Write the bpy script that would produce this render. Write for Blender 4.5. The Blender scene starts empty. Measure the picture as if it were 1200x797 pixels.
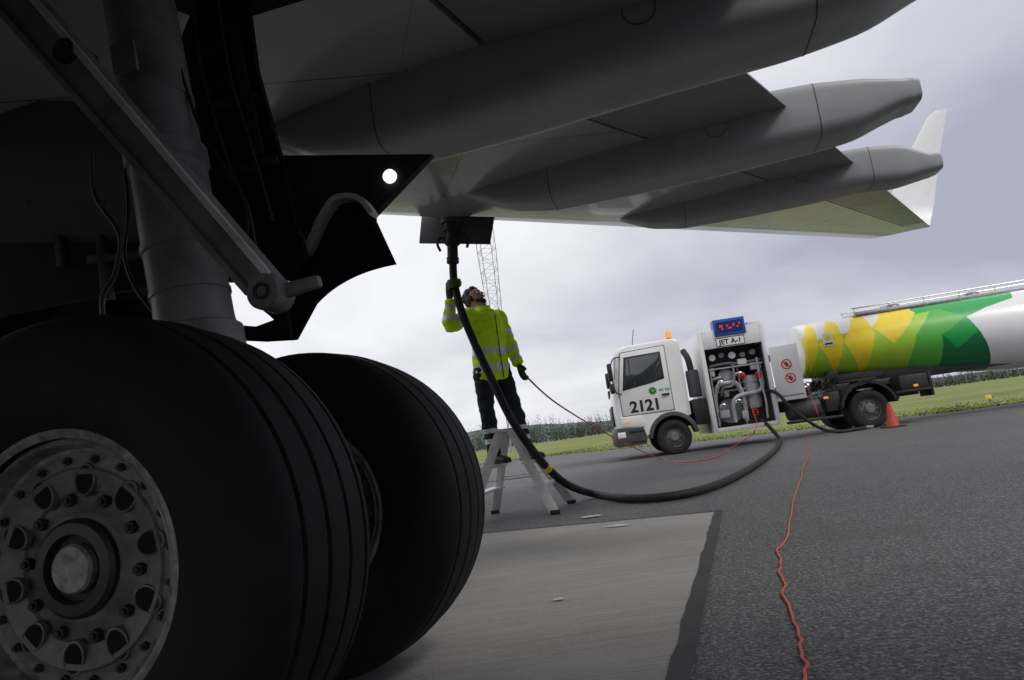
import bpy, bmesh, math, random
from mathutils import Vector, Matrix, noise
random.seed(7)
scene = bpy.context.scene
COL = scene.collection
V = Vector
PI = math.pi

# ------------------------------------------------------------------ camera
H_CAM = 0.66
PITCH, ROLL, FPX = math.radians(8.7), math.radians(7.9), 800.0
fw = V((0, math.cos(PITCH), math.sin(PITCH)))
r0 = V((1, 0, 0)); u0 = V((0, -math.sin(PITCH), math.cos(PITCH)))
rgt = r0*math.cos(ROLL) - u0*math.sin(ROLL)
upv = r0*math.sin(ROLL) + u0*math.cos(ROLL)
CAM = V((0, 0, H_CAM))
cd = bpy.data.cameras.new('camera'); cam = bpy.data.objects.new('camera', cd); COL.objects.link(cam)
cd.sensor_width = 36; cd.lens = 24; cd.clip_start = 0.05; cd.clip_end = 5000
M = Matrix((rgt, upv, -fw)).transposed().to_4x4(); M.translation = CAM
cam.matrix_world = M
scene.camera = cam
scene.view_settings.view_transform = 'Standard'
scene.view_settings.look = 'None'
scene.view_settings.exposure = 0

def ray(px, py): return fw*FPX + rgt*(px-600) + upv*(398.5-py)
def at(px, py, Y):
    d = ray(px, py); return CAM + d*(Y/d.y)
def gnd(px, py, z=0.0):
    d = ray(px, py); return CAM + d*((z-H_CAM)/d.z)

# ------------------------------------------------------------------ helpers
def tag(o, label=None, cat=None, group=None, kind=None):
    if label: o['label'] = label
    if cat: o['category'] = cat
    if group: o['group'] = group
    if kind: o['kind'] = kind
    return o
def empty(name, loc, rz=0.0, label=None, cat=None, group=None):
    o = bpy.data.objects.new(name, None); COL.objects.link(o)
    o.location = loc; o.rotation_euler = (0, 0, rz); o.empty_display_size = 0.2
    return tag(o, label, cat, group)

def cat_rom(pts, n=8):
    pts = [V(p) for p in pts]; out = []
    P = [pts[0]*2-pts[1]] + pts + [pts[-1]*2-pts[-2]]
    for i in range(1, len(P)-2):
        a, b, c, d = P[i-1], P[i], P[i+1], P[i+2]
        for k in range(n):
            t = k/n
            out.append(0.5*((2*b)+(c-a)*t+(2*a-5*b+4*c-d)*t*t+(3*b-a-3*c+d)*t**3))
    out.append(pts[-1]); return out

class MB:
    def __init__(s): s.bm = bmesh.new(); s.mi = 0
    def face(s, vs):
        try:
            f = s.bm.faces.new(vs); f.material_index = s.mi; return f
        except ValueError: return None
    def box(s, x0, x1, y0, y1, z0, z1, bev=0, seg=2, mat=None):
        vs = [V((x, y, z)) for x in (x0, x1) for y in (y0, y1) for z in (z0, z1)]
        if mat is not None: vs = [mat @ v for v in vs]
        v = [s.bm.verts.new(p) for p in vs]
        fs = [s.face([v[i] for i in q]) for q in ((0,1,3,2),(4,6,7,5),(0,4,5,1),(2,3,7,6),(0,2,6,4),(1,5,7,3))]
        if bev > 0:
            es = list({e for f in fs for e in f.edges})
            bmesh.ops.bevel(s.bm, geom=es, offset=bev, segments=seg, affect='EDGES', profile=0.5, material=-1)
        return s
    def rings(s, rings, closed_ring=True, cap=True):
        R = [[s.bm.verts.new(p) for p in r] for r in rings]
        n = len(R[0])
        for i in range(len(R)-1):
            for j in range(n if closed_ring else n-1):
                s.face([R[i][j], R[i][(j+1) % n], R[i+1][(j+1) % n], R[i+1][j]])
        if cap:
            s.face(list(reversed(R[0]))); s.face(R[-1])
        return R
    def tube(s, pts, r, n=8, cap=True):
        pts = [V(p) for p in pts]; k = len(pts)
        rr = r if isinstance(r, (list, tuple)) else [r]*k
        T = [(pts[min(i+1, k-1)]-pts[max(i-1, 0)]).normalized() for i in range(k)]
        a = V((0, 0, 1)) if abs(T[0].z) < .9 else V((1, 0, 0))
        N = (a - T[0]*a.dot(T[0])).normalized(); rings = []
        for i in range(k):
            N = (N - T[i]*N.dot(T[i])).normalized(); B = T[i].cross(N)
            rings.append([pts[i] + (N*math.cos(2*PI*j/n)+B*math.sin(2*PI*j/n))*rr[i] for j in range(n)])
        s.rings(rings, cap=cap); return s
    def cyl(s, p0, p1, r0, r1=None, n=20, cap=True):
        return s.tube([p0, p1], [r0, r0 if r1 is None else r1], n, cap)
    def etube(s, secs, side, n=24):
        k = len(secs); rings = []
        for i in range(k):
            c = V(secs[i][0])
            T = (V(secs[min(i+1, k-1)][0])-V(secs[max(i-1, 0)][0])).normalized()
            S = (side - T*side.dot(T)).normalized(); F = T.cross(S)
            rings.append([c + S*secs[i][1]*math.cos(2*PI*j/n) + F*secs[i][2]*math.sin(2*PI*j/n) for j in range(n)])
        s.rings(rings); return s
    def lathe(s, prof, o, ax, n=32, cap=True):
        o = V(o); ax = V(ax).normalized()
        a = V((0, 0, 1)) if abs(ax.z) < .9 else V((1, 0, 0))
        N = (a-ax*a.dot(ax)).normalized(); B = ax.cross(N)
        s.rings([[o+ax*h+(N*math.cos(2*PI*j/n)+B*math.sin(2*PI*j/n))*max(r, .0004) for j in range(n)] for r, h in prof], cap=cap)
        return s
    def sphere(s, c, rx, ry=None, rz=None, n=16, m=10, rot=None):
        ry = ry or rx; rz = rz or rx; c = V(c); rings = []
        for i in range(m+1):
            t = PI*(i/m); t = min(max(t, .02), PI-.02)
            ring = []
            for j in range(n):
                p = V((rx*math.sin(t)*math.cos(2*PI*j/n), ry*math.sin(t)*math.sin(2*PI*j/n), rz*math.cos(t)))
                ring.append(c + (rot @ p if rot else p))
            rings.append(ring)
        s.rings(rings); return s
    def prism(s, pts, off, bev=0, seg=2):
        off = V(off)
        a = [s.bm.verts.new(V(p)) for p in pts]; b = [s.bm.verts.new(V(p)+off) for p in pts]
        n = len(pts); fs = [s.face(a), s.face(list(reversed(b)))]
        for i in range(n): fs.append(s.face([a[i], b[i], b[(i+1) % n], a[(i+1) % n]]))
        if bev > 0:
            es = list({e for f in fs if f for e in f.edges})
            bmesh.ops.bevel(s.bm, geom=es, offset=bev, segments=seg, affect='EDGES', profile=0.5, material=-1)
        return s
    def build(s, name, mats, parent=None, smooth=True, ang=35):
        bmesh.ops.recalc_face_normals(s.bm, faces=s.bm.faces[:])
        me = bpy.data.meshes.new(name); s.bm.to_mesh(me); s.bm.free()
        return link_mesh(name, me, mats, parent, smooth, ang)
def link_mesh(name, me, mats, parent=None, smooth=True, ang=35):
    for m in (mats if isinstance(mats, (list, tuple)) else [mats]): me.materials.append(m)
    if smooth:
        me.polygons.foreach_set('use_smooth', [True]*len(me.polygons))
        me.set_sharp_from_angle(angle=math.radians(ang))
    o = bpy.data.objects.new(name, me); COL.objects.link(o)
    if parent: o.parent = parent
    return o
def remeshed(mb, voxel, smooth=4, fac=.5):
    bmesh.ops.recalc_face_normals(mb.bm, faces=mb.bm.faces[:])
    me = bpy.data.meshes.new('tmp'); mb.bm.to_mesh(me); mb.bm.free()
    o = bpy.data.objects.new('tmp', me); COL.objects.link(o)
    m = o.modifiers.new('r', 'REMESH'); m.mode = 'VOXEL'; m.voxel_size = voxel
    if smooth:
        k = o.modifiers.new('s', 'SMOOTH'); k.iterations = smooth; k.factor = fac
    bpy.context.view_layer.update()
    dg = bpy.context.evaluated_depsgraph_get()
    out = bpy.data.meshes.new_from_object(o.evaluated_get(dg))
    bpy.data.objects.remove(o); bpy.data.meshes.remove(me)
    return out
def text(s, size, mat, parent, loc, name, rot=(PI/2, 0, 0), align='CENTER', bold=0.0):
    c = bpy.data.curves.new('t', 'FONT'); c.body = s; c.size = size; c.align_x = align; c.align_y = 'CENTER'
    c.extrude = .001; c.offset = bold
    o = bpy.data.objects.new('t', c); COL.objects.link(o); bpy.context.view_layer.update()
    me = bpy.data.meshes.new_from_object(o.evaluated_get(bpy.context.evaluated_depsgraph_get()))
    bpy.data.objects.remove(o)
    me.materials.clear()
    q = link_mesh(name, me, mat, parent, smooth=False); q.location = loc; q.rotation_euler = rot
    return q

# ------------------------------------------------------------------ materials
def pmat(name, c, rough=.5, metal=0.0, var=.12, scale=6.0, bump=0.0, bscale=60.0, coat=0.0, emis=None, rvar=.1, dirt=None, dscale=2.0, spec=None):
    m = bpy.data.materials.new(name); m.use_nodes = True
    nt = m.node_tree; N = nt.nodes; L = nt.links; b = N['Principled BSDF']
    tc = N.new('ShaderNodeTexCoord')
    nz = N.new('ShaderNodeTexNoise'); nz.inputs['Scale'].default_value = scale; nz.inputs['Detail'].default_value = 6
    L.new(tc.outputs['Object'], nz.inputs['Vector'])
    rp = N.new('ShaderNodeValToRGB')
    rp.color_ramp.elements[0].position = .3; rp.color_ramp.elements[1].position = .7
    rp.color_ramp.elements[0].color = (*[max(0, x*(1-var)) for x in c], 1)
    rp.color_ramp.elements[1].color = (*[min(1, x*(1+var)) for x in c], 1)
    L.new(nz.outputs['Fac'], rp.inputs['Fac'])
    out = rp.outputs['Color']
    if dirt:
        n2 = N.new('ShaderNodeTexNoise'); n2.inputs['Scale'].default_value = dscale; n2.inputs['Detail'].default_value = 8; n2.inputs['Roughness'].default_value = .65
        L.new(tc.outputs['Object'], n2.inputs['Vector'])
        r2 = N.new('ShaderNodeValToRGB'); r2.color_ramp.elements[0].position = .5; r2.color_ramp.elements[1].position = .75
        r2.color_ramp.elements[1].color = (.75, .75, .75, 1)
        L.new(n2.outputs['Fac'], r2.inputs['Fac'])
        mx = N.new('ShaderNodeMixRGB'); mx.inputs['Color2'].default_value = (*dirt, 1)
        L.new(r2.outputs['Color'], mx.inputs['Fac']); L.new(out, mx.inputs['Color1']); out = mx.outputs['Color']
    L.new(out, b.inputs['Base Color'])
    mr = N.new('ShaderNodeMapRange'); mr.inputs['To Min'].default_value = max(.02, rough-rvar); mr.inputs['To Max'].default_value = min(1, rough+rvar)
    L.new(nz.outputs['Fac'], mr.inputs['Value']); L.new(mr.outputs['Result'], b.inputs['Roughness'])
    b.inputs['Metallic'].default_value = metal
    b.inputs['Coat Weight'].default_value = coat
    if spec is not None: b.inputs['Specular IOR Level'].default_value = spec
    if bump:
        n3 = N.new('ShaderNodeTexNoise'); n3.inputs['Scale'].default_value = bscale; n3.inputs['Detail'].default_value = 4
        L.new(tc.outputs['Object'], n3.inputs['Vector'])
        bp = N.new('ShaderNodeBump'); bp.inputs['Strength'].default_value = bump; bp.inputs['Distance'].default_value = .01
        L.new(n3.outputs['Fac'], bp.inputs['Height']); L.new(bp.outputs['Normal'], b.inputs['Normal'])
    if emis:
        b.inputs['Emission Color'].default_value = (*emis[:3], 1); b.inputs['Emission Strength'].default_value = emis[3]
    return m
def panel_mat(name, c, rough, bw, bh, mortar=.004, line=(.06,.06,.06), metal=0.0, coat=.0):
    m = pmat(name, c, rough, metal, var=.1, scale=1.2, coat=coat, dirt=tuple(x*.6 for x in c), dscale=.9, rvar=.06)
    nt = m.node_tree; N = nt.nodes; L = nt.links; b = N['Principled BSDF']
    src = b.inputs['Base Color'].links[0].from_socket
    tc = N.new('ShaderNodeTexCoord')
    for (w_, h_, mo, mpz) in ((bw, bh, mortar, 0), (bw*.37, bh*.9, mortar*.5, .3)):
        mp = N.new('ShaderNodeMapping'); mp.inputs['Rotation'].default_value = (0, 0, math.radians(-27 if mpz == 0 else 62)); mp.inputs['Location'].default_value = (mpz, mpz, 0)
        L.new(tc.outputs['Object'], mp.inputs['Vector'])
        br = N.new('ShaderNodeTexBrick'); br.inputs['Scale'].default_value = 1; br.inputs['Brick Width'].default_value = w_
        br.inputs['Row Height'].default_value = h_; br.inputs['Mortar Size'].default_value = mo; br.inputs['Mortar Smooth'].default_value = .2
        L.new(mp.outputs['Vector'], br.inputs['Vector'])
        mx = N.new('ShaderNodeMixRGB'); mx.inputs['Color2'].default_value = (*(line if mpz == 0 else tuple(x*.6 for x in c)), 1)
        L.new(br.outputs['Fac'], mx.inputs['Fac']); L.new(src, mx.inputs['Color1']); src = mx.outputs['Color']
    L.new(src, b.inputs['Base Color'])
    return m

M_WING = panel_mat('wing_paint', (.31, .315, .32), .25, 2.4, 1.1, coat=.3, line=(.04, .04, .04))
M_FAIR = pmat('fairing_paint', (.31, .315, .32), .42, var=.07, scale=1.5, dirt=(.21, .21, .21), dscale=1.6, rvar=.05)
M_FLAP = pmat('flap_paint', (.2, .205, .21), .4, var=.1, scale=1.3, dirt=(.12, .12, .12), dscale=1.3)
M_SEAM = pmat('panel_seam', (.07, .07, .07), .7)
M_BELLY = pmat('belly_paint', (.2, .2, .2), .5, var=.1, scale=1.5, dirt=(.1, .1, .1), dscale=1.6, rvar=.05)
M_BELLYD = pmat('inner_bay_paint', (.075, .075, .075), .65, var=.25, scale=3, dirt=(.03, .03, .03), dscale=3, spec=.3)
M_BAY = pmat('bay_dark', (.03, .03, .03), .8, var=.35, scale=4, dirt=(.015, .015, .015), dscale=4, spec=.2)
M_ENG = pmat('nacelle_paint', (.13, .13, .135), .5, var=.15, scale=1.5, dirt=(.07, .07, .07), dscale=1.2)
M_WHITE = pmat('white_paint', (.8, .8, .8), .3, var=.04, scale=3, coat=.4, rvar=.05, dirt=(.66, .65, .62), dscale=1.5)
M_WINGLET = pmat('winglet_paint', (.8, .8, .8), .35, var=.03)
M_ALU = pmat('bare_aluminium', (.6, .6, .6), .2, 1.0, var=.06, scale=5, rvar=.05)
M_GAP = pmat('dark_gap', (.015, .015, .015), .9, spec=.1)
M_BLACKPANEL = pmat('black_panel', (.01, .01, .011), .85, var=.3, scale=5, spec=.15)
M_GEAR = pmat('gear_grey_paint', (.21, .21, .21), .45, var=.15, scale=7, dirt=(.07, .065, .06), dscale=6, bump=.05, spec=.4)
M_LIP = pmat('door_lip_metal', (.68, .68, .68), .4, .2, var=.1, scale=7, dirt=(.35, .35, .34), dscale=9)
M_GEARDK = pmat('gear_dark', (.03, .03, .03), .6, var=.3, scale=9, spec=.3)
M_TYRE = pmat('tyre_rubber', (.0095, .0095, .0098), .7, var=.3, scale=14, bump=.12, bscale=180, dirt=(.017, .017, .0165), dscale=5, spec=.22)
M_GROOVELIT = pmat('tyre_groove_lit', (.04, .04, .04), .9, spec=.2)  # paler than the rubber: light caught by groove edges, put into the colour
M_RIM = pmat('wheel_grey', (.15, .15, .146), .5, .1, var=.35, scale=14, dirt=(.035, .032, .028), dscale=13, bump=.15, spec=.35)
M_FLANGE = pmat('wheel_flange_worn', (.27, .27, .265), .5, .25, var=.5, scale=34, dirt=(.045, .042, .038), dscale=30, spec=.35)
M_BLK = pmat('black_plastic', (.018, .018, .02), .5, var=.25, scale=10)
M_DKG = pmat('dark_grey_plastic', (.06, .062, .066), .55, var=.2, scale=8)
M_MIDG = pmat('mid_grey_metal', (.25, .25, .26), .45, .3, var=.2, scale=10)
M_PALE = pmat('pale_grey_metal', (.5, .5, .51), .4, .2, var=.15, scale=10)
M_STEEL = pmat('steel', (.55, .55, .56), .3, 1.0, var=.15, scale=12)
M_PISTON = pmat('piston_steel', (.3, .3, .3), .3, .9, var=.15, scale=12)
M_GLASS = pmat('dark_glass', (.03, .035, .04), .06, var=.05, coat=.6, rvar=.02, spec=.8)
M_CHASSIS = pmat('chassis_black', (.022, .022, .024), .5, var=.35, scale=9, dirt=(.07, .065, .06), dscale=4)
M_TTYRE = pmat('truck_tyre', (.022, .022, .023), .8, var=.25, scale=15, dirt=(.05, .047, .043), dscale=6, spec=.3)
M_TRIM = pmat('truck_rim', (.2, .2, .2), .5, .4, var=.25, scale=16)
M_AMBER = pmat('amber_lens', (.85, .3, .02), .25, var=.08, emis=(1, .35, .03, .4))
M_RED = pmat('red_paint', (.7, .02, .02), .4, var=.08)
M_REDLED = pmat('red_led', (.6, .03, .02), .4, emis=(1, .06, .03, .35))
M_BLUE = pmat('blue_panel', (.03, .08, .4), .35, var=.1)
M_DBLUE = pmat('dark_blue_screen', (.015, .03, .14), .3, var=.1)
M_TXT = pmat('black_lettering', (.012, .012, .012), .5)
M_GRN = pmat('green_paint', (.005, .36, .06), .35, var=.05, coat=.3)
M_DGRN = pmat('deep_green_paint', (.0, .17, .05), .35, var=.06, coat=.3)
M_MGRN = pmat('mid_green_paint', (.1, .46, .05), .35, var=.05, coat=.3)
M_LIME = pmat('lime_paint', (.38, .64, .04), .35, var=.05, coat=.3)
M_YEL = pmat('yellow_paint', (.9, .68, .02), .35, var=.05, coat=.3)
M_HOSE = pmat('hose_rubber', (.017, .017, .018), .65, var=.3, scale=20, bump=.1, bscale=90, dirt=(.045, .043, .04), dscale=5, spec=.35)
M_ORG = pmat('orange_cable', (.66, .1, .045), .6, var=.2, scale=20, dirt=(.3, .07, .04), dscale=9)
M_CONE = pmat('cone_orange', (.46, .055, .028), .6, var=.2, scale=12, dirt=(.2, .04, .03), dscale=8)
M_CONEB = pmat('cone_base', (.06, .035, .03), .7, var=.15, scale=12)
M_HIVIS = pmat('hi_vis_yellow', (.56, .80, .012), .75, var=.14, scale=14, bump=.4, bscale=26, emis=(.5, .8, .0, .04))  # faint emission gives the fluorescent cloth a slight glow
M_REFL = pmat('reflective_tape', (.76, .77, .79), .35, var=.08, scale=30)
M_NAVY = pmat('navy_cloth', (.013, .016, .026), .85, var=.25, scale=20, bump=.3, bscale=30)
M_SKIN = pmat('skin', (.48, .26, .19), .5, var=.1, scale=18)
M_HAIR = pmat('dark_brown_hair', (.03, .02, .014), .7, var=.35, scale=60, bump=.4, bscale=150)
M_BOOT = pmat('boot_leather', (.012, .011, .01), .5, var=.3, scale=30)
M_GLOVED = pmat('glove_dark', (.07, .11, .03), .75, var=.2, scale=30)
M_LADDER = pmat('ladder_aluminium', (.72, .72, .71), .45, .3, var=.1, scale=12, dirt=(.4, .39, .37), dscale=9)
M_MAST = pmat('galvanised_mast', (.34, .35, .37), .55, .2, var=.15, scale=.5)
M_LAMP = pmat('white_lamp', (.9, .9, .9), .3, emis=(1, 1, 1, 1.2))
M_SIGNW = pmat('sign_white', (.82, .82, .8), .4, var=.03)
M_SLOGO = pmat('emblem_green', (.02, .36, .12), .4, var=.05)

# ------------------------------------------------------------------ ground
def ground_mat(name, c1, c2, c3, s1, s2, rough, bump, bscale, lo=.52, hi=.72, dark=None, patch=None):
    m = bpy.data.materials.new(name); m.use_nodes = True
    nt = m.node_tree; N = nt.nodes; L = nt.links; b = N['Principled BSDF']
    tc = N.new('ShaderNodeTexCoord')
    def nz(sc, det=8, ro=.6):
        n = N.new('ShaderNodeTexNoise'); n.inputs['Scale'].default_value = sc; n.inputs['Detail'].default_value = det; n.inputs['Roughness'].default_value = ro
        L.new(tc.outputs['Object'], n.inputs['Vector']); return n
    def ramp(src, p0, p1, k0, k1):
        r = N.new('ShaderNodeValToRGB'); r.color_ramp.elements[0].position = p0; r.color_ramp.elements[1].position = p1
        r.color_ramp.elements[0].color = (*k0, 1); r.color_ramp.elements[1].color = (*k1, 1); L.new(src, r.inputs['Fac']); return r.outputs['Color']
    def mix(f, a, col):
        mx = N.new('ShaderNodeMixRGB'); mx.inputs['Color2'].default_value = (*col, 1); L.new(f, mx.inputs['Fac']); L.new(a, mx.inputs['Color1']); return mx.outputs['Color']
    a = nz(s1); f = nz(s2, 3, .7)
    out = ramp(a.outputs['Fac'], .35, .65, c1, c2)
    out = mix(ramp(f.outputs['Fac'], lo, hi, (0, 0, 0), (1, 1, 1)), out, c3)
    if dark:
        g_ = nz(s2*1.37, 3, .7)
        out = mix(ramp(g_.outputs['Fac'], lo, hi, (0, 0, 0), (1, 1, 1)), out, dark)
    if patch:
        p_ = nz(.9, 6, .6); out = mix(ramp(p_.outputs['Fac'], .56, .7, (0, 0, 0), (.55, .55, .55)), out, patch)
    L.new(out, b.inputs['Base Color']); b.inputs['Roughness'].default_value = rough
    bp = N.new('ShaderNodeBump'); bp.inputs['Strength'].default_value = bump; bp.inputs['Distance'].default_value = .01
    n3 = nz(bscale, 3); L.new(n3.outputs['Fac'], bp.inputs['Height']); L.new(bp.outputs['Normal'], b.inputs['Normal'])
    return m
M_GRASS = ground_mat('meadow_grass', (.095, .135, .02), (.19, .215, .04), (.25, .235, .07), .12, 1.1, .9, .6, 8)
M_ASPH = ground_mat('asphalt', (.082, .083, .086), (.108, .109, .112), (.25, .25, .255), .35, 70, .82, .9, 80, .5, .64, (.026, .026, .028), (.074, .074, .076))
M_CONC = ground_mat('concrete', (.26, .252, .238), (.33, .322, .306), (.37, .362, .346), .9, 40, .85, .3, 80, .55, .8, None, (.22, .213, .2))
def add_streaks(m, ang):
    nt = m.node_tree; N = nt.nodes; L = nt.links; b = N['Principled BSDF']
    src = b.inputs['Base Color'].links[0].from_socket
    tc = N.new('ShaderNodeTexCoord')
    for (sx, sy, lo, hi) in ((2.0, 130, .82, 1.12), (.8, 28, .93, 1.05)):
        mp = N.new('ShaderNodeMapping'); mp.inputs['Rotation'].default_value = (0, 0, ang); mp.inputs['Scale'].default_value = (sx, sy, 1)
        L.new(tc.outputs['Object'], mp.inputs['Vector'])
        n = N.new('ShaderNodeTexNoise'); n.inputs['Scale'].default_value = 1; n.inputs['Detail'].default_value = 4; L.new(mp.outputs['Vector'], n.inputs['Vector'])
        r = N.new('ShaderNodeMapRange'); r.inputs['From Min'].default_value = .35; r.inputs['From Max'].default_value = .65; r.inputs['To Min'].default_value = lo; r.inputs['To Max'].default_value = hi
        L.new(n.outputs['Fac'], r.inputs['Value'])
        mx = N.new('ShaderNodeMixRGB'); mx.blend_type = 'MULTIPLY'; mx.inputs['Fac'].default_value = 1
        L.new(src, mx.inputs['Color1']); L.new(r.outputs['Result'], mx.inputs['Color2']); src = mx.outputs['Color']
    L.new(src, b.inputs['Base Color'])
add_streaks(M_CONC, math.radians(8))
M_TAR = ground_mat('tar', (.018, .018, .019), (.03, .03, .031), (.045, .045, .045), 3, 60, .7, .4, 80)
M_PAINTMARK = pmat('worn_white_paint', (.46, .46, .45), .85, var=.35, scale=40)

def sheet(name, pts, z, mat):
    mb = MB(); mb.face([mb.bm.verts.new((p[0], p[1], z)) for p in pts])
    o = mb.build(name, mat, smooth=False)
    return tag(o, kind='structure')
g = MB(); n = 48
vs = [g.bm.verts.new((4000*math.cos(2*PI*i/n), 4000*math.sin(2*PI*i/n), 0)) for i in range(n)]
g.face(vs); tag(g.build('ground', M_GRASS, smooth=False), kind='structure')
edge = cat_rom([(-60, 35, 0), (-25, 34, 0), (-2.4, 31.6, 0), (1.5, 28.5, 0), (5, 21.5, 0), (9.8, 17.3, 0), (12.4, 16.5, 0), (24, 13.2, 0), (60, 5, 0)], 6)
ap = [(e.x, e.y) for e in edge] + [(60, -60), (-60, -60)]
sheet('apron', ap, .004, M_ASPH)
A_ = gnd(845, 600); B_ = gnd(806, 797); FL = gnd(567, 626)
Bn = A_ + (B_-A_)*2.2; D_ = A_ + (FL-A_)*3.0; Cn = Bn + (FL-A_)*3.0
sheet('concrete_slab', [A_, Bn, Cn, D_], .008, M_CONC)
def strip_line(name, p, q, w0, w1, z, mat, k=24, jit=.25):
    mb = MB(); d = (q-p); nrm = V((d.y, -d.x, 0)).normalized(); ra = []
    for i in range(k+1):
        t = i/k; c = p+d*t; w = w0+(w1-w0)*t
        ra.append((mb.bm.verts.new((c.x-nrm.x*w*(.15+jit*random.random()*.3), c.y-nrm.y*w*.15, z)),
                   mb.bm.verts.new((c.x+nrm.x*w*(.85+jit*(random.random()-.5)), c.y+nrm.y*w*.85, z))))
    for i in range(k): mb.face([ra[i][0], ra[i+1][0], ra[i+1][1], ra[i][1]])
    return tag(mb.build(name, mat, smooth=False), kind='structure')
strip_line('tar_joint', A_, Bn, .055, .07, .0125, M_TAR, k=60)
strip_line('tar_joint', D_, A_, .025, .025, .0125, M_TAR, k=60)
for (px, py, sx, sy) in ((692, 607, .1, .03), (724, 618, .1, .035), (655, 706, .035, .012)):
    c = gnd(px, py); mb = MB()
    mb.face([mb.bm.verts.new((c.x+sx*math.cos(a)*(0.5+.7*random.random()), c.y+sy*2.2*math.sin(a)*(0.5+.7*random.random()), .0135)) for a in [i*PI/11 for i in range(22)]])
    tag(mb.build('paint_mark', M_PAINTMARK, smooth=False), kind='structure')
def hills():
    mb = MB(); top = []; bot = []
    for i in range(121):
        az = math.radians(-50+i*1.0); d = 1800
        h = 18+16*noise.noise(V((i*.06, 3, 0)))+ (34*math.exp(-((i-46)/9)**2)) + 5*noise.noise(V((i*.4, 1, 0)))
        top.append(mb.bm.verts.new((d*math.sin(az), d*math.cos(az), max(h, 4)))); bot.append(mb.bm.verts.new((d*math.sin(az), d*math.cos(az), -2)))
    for i in range(120): mb.face([bot[i], bot[i+1], top[i+1], top[i]])
    return tag(mb.build('hills', pmat('hazy_hill', (.2, .23, .26), .95, var=.12, scale=.01)), kind='structure')  # bluish grey puts the far haze into the hill colour
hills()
def forest():
    mb = MB()
    for k in range(1900):
        az = random.uniform(-34, 46); f = (az+34)/80
        d = 235+200*f+random.uniform(0, 70); h = random.uniform(4.6, 9.2)*(1+.36*noise.noise(V((az*.35, 0, 0))))
        if az < 14: h *= 1.38
        elif az > 24: h *= .85
        x, y = d*math.sin(math.radians(az)), d*math.cos(math.radians(az))
        mb.mi = random.choice((0, 0, 1))
        spruce = random.random() < .75; w = h*(.17 if spruce else .3)
        for j in range(40):
            t = random.random()**(.8); z = h*(.03+.95*t)
            rr = w*(1-t)+.1 if spruce else w*math.sqrt(max(.02, 1-(2*t-1)**2))
            a = random.uniform(0, 2*PI); q = rr*random.uniform(.3, 1)
            c = V((x+q*math.cos(a), y+q*math.sin(a), z)); sz = .25+.6*(1-t)
            mb.face([mb.bm.verts.new(c+V((random.uniform(-sz, sz), random.uniform(-sz, sz), random.uniform(-.7, .6)*sz*1.3))) for _ in range(3)])
    o = mb.build('forest', [pmat('far_conifer', (.05, .066, .056), .9, var=.3, scale=.2), pmat('far_leaf', (.08, .09, .055), .9, var=.3, scale=.2)], smooth=False)  # greyed greens carry the distance haze in the colour
    tag(o, 'dark hazy tree line of a distant wood along the horizon', 'wood', kind='stuff')
forest()
def tufts():
    mb = MB()
    for k in range(12000):
        i = random.randrange(len(edge)-1); t = random.random(); p = edge[i].lerp(edge[i+1], t)
        if p.x < -12 or p.x > 26: continue
        d = abs(random.gauss(0, 1))**1.5*2.2
        c = V((p.x+d*.45+random.uniform(-.2, .2), p.y+d*.9+random.uniform(-.1, .06), 0)); a = random.uniform(0, PI); h = random.uniform(.015, .055); w = random.uniform(.012, .03)
        mb.mi = random.choice((0, 0, 1))
        q = V((math.cos(a)*w, math.sin(a)*w, 0)); l = V((random.uniform(-.06, .06), random.uniform(-.06, .06), h))
        mb.face([mb.bm.verts.new(c-q), mb.bm.verts.new(c+q), mb.bm.verts.new(c+l)])
    o = mb.build('grass', [pmat('grass_blade', (.11, .15, .025), .8, var=.3, scale=1), pmat('dry_blade', (.22, .205, .06), .8, var=.3, scale=1)], smooth=False)
    tag(o, 'rough grass growing along the edge of the asphalt apron', 'grass', kind='stuff')
tufts()

# ------------------------------------------------------------------ airliner
Svec = V((.22, .9755, 0)).normalized(); Avec = V((Svec.y, -Svec.x, 0))
G0 = V((-.757, 1.955, 0))
air = empty('airliner', G0, math.atan2(Avec.y, Avec.x), 'grey airliner seen from under its wing, twin main wheels in the foreground', 'airliner')
def loc(p): 
    d = p-G0; return V((d.dot(Avec), d.dot(Svec), p.z))
def on_s(px, py, s):
    d = ray(px, py); t = (s-(CAM-G0).dot(Svec))/d.dot(Svec); return loc(CAM+d*t)
def zlow(s): return 2.46+.104*s
def le(s): return -3.92+.70*s
def te(s): return 1.82 if s < 2.27 else .82+.44*s
LOW = [(0, .034), (.006, .018), (.02, .007), (.05, 0), (.1, -.006), (.2, -.012), (.35, -.015), (.5, -.011), (.62, -.005), (.735, 0)]
UPP = [(.735, .055), (.62, .078), (.5, .094), (.35, .103), (.2, .095), (.1, .075), (.05, .06), (.02, .047), (.006, .04)]
def pt(s, fx, fz):
    c = te(s)-le(s); return V((le(s)+fx*c, s, zlow(s)+fz*c))
SS = [-2.6, -1.0, 0, 1.0, 2.0, 2.27, 3.2, 4.2, 5.2, 6.5, 8, 9.5, 11, 12.4, 13.4]
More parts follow.
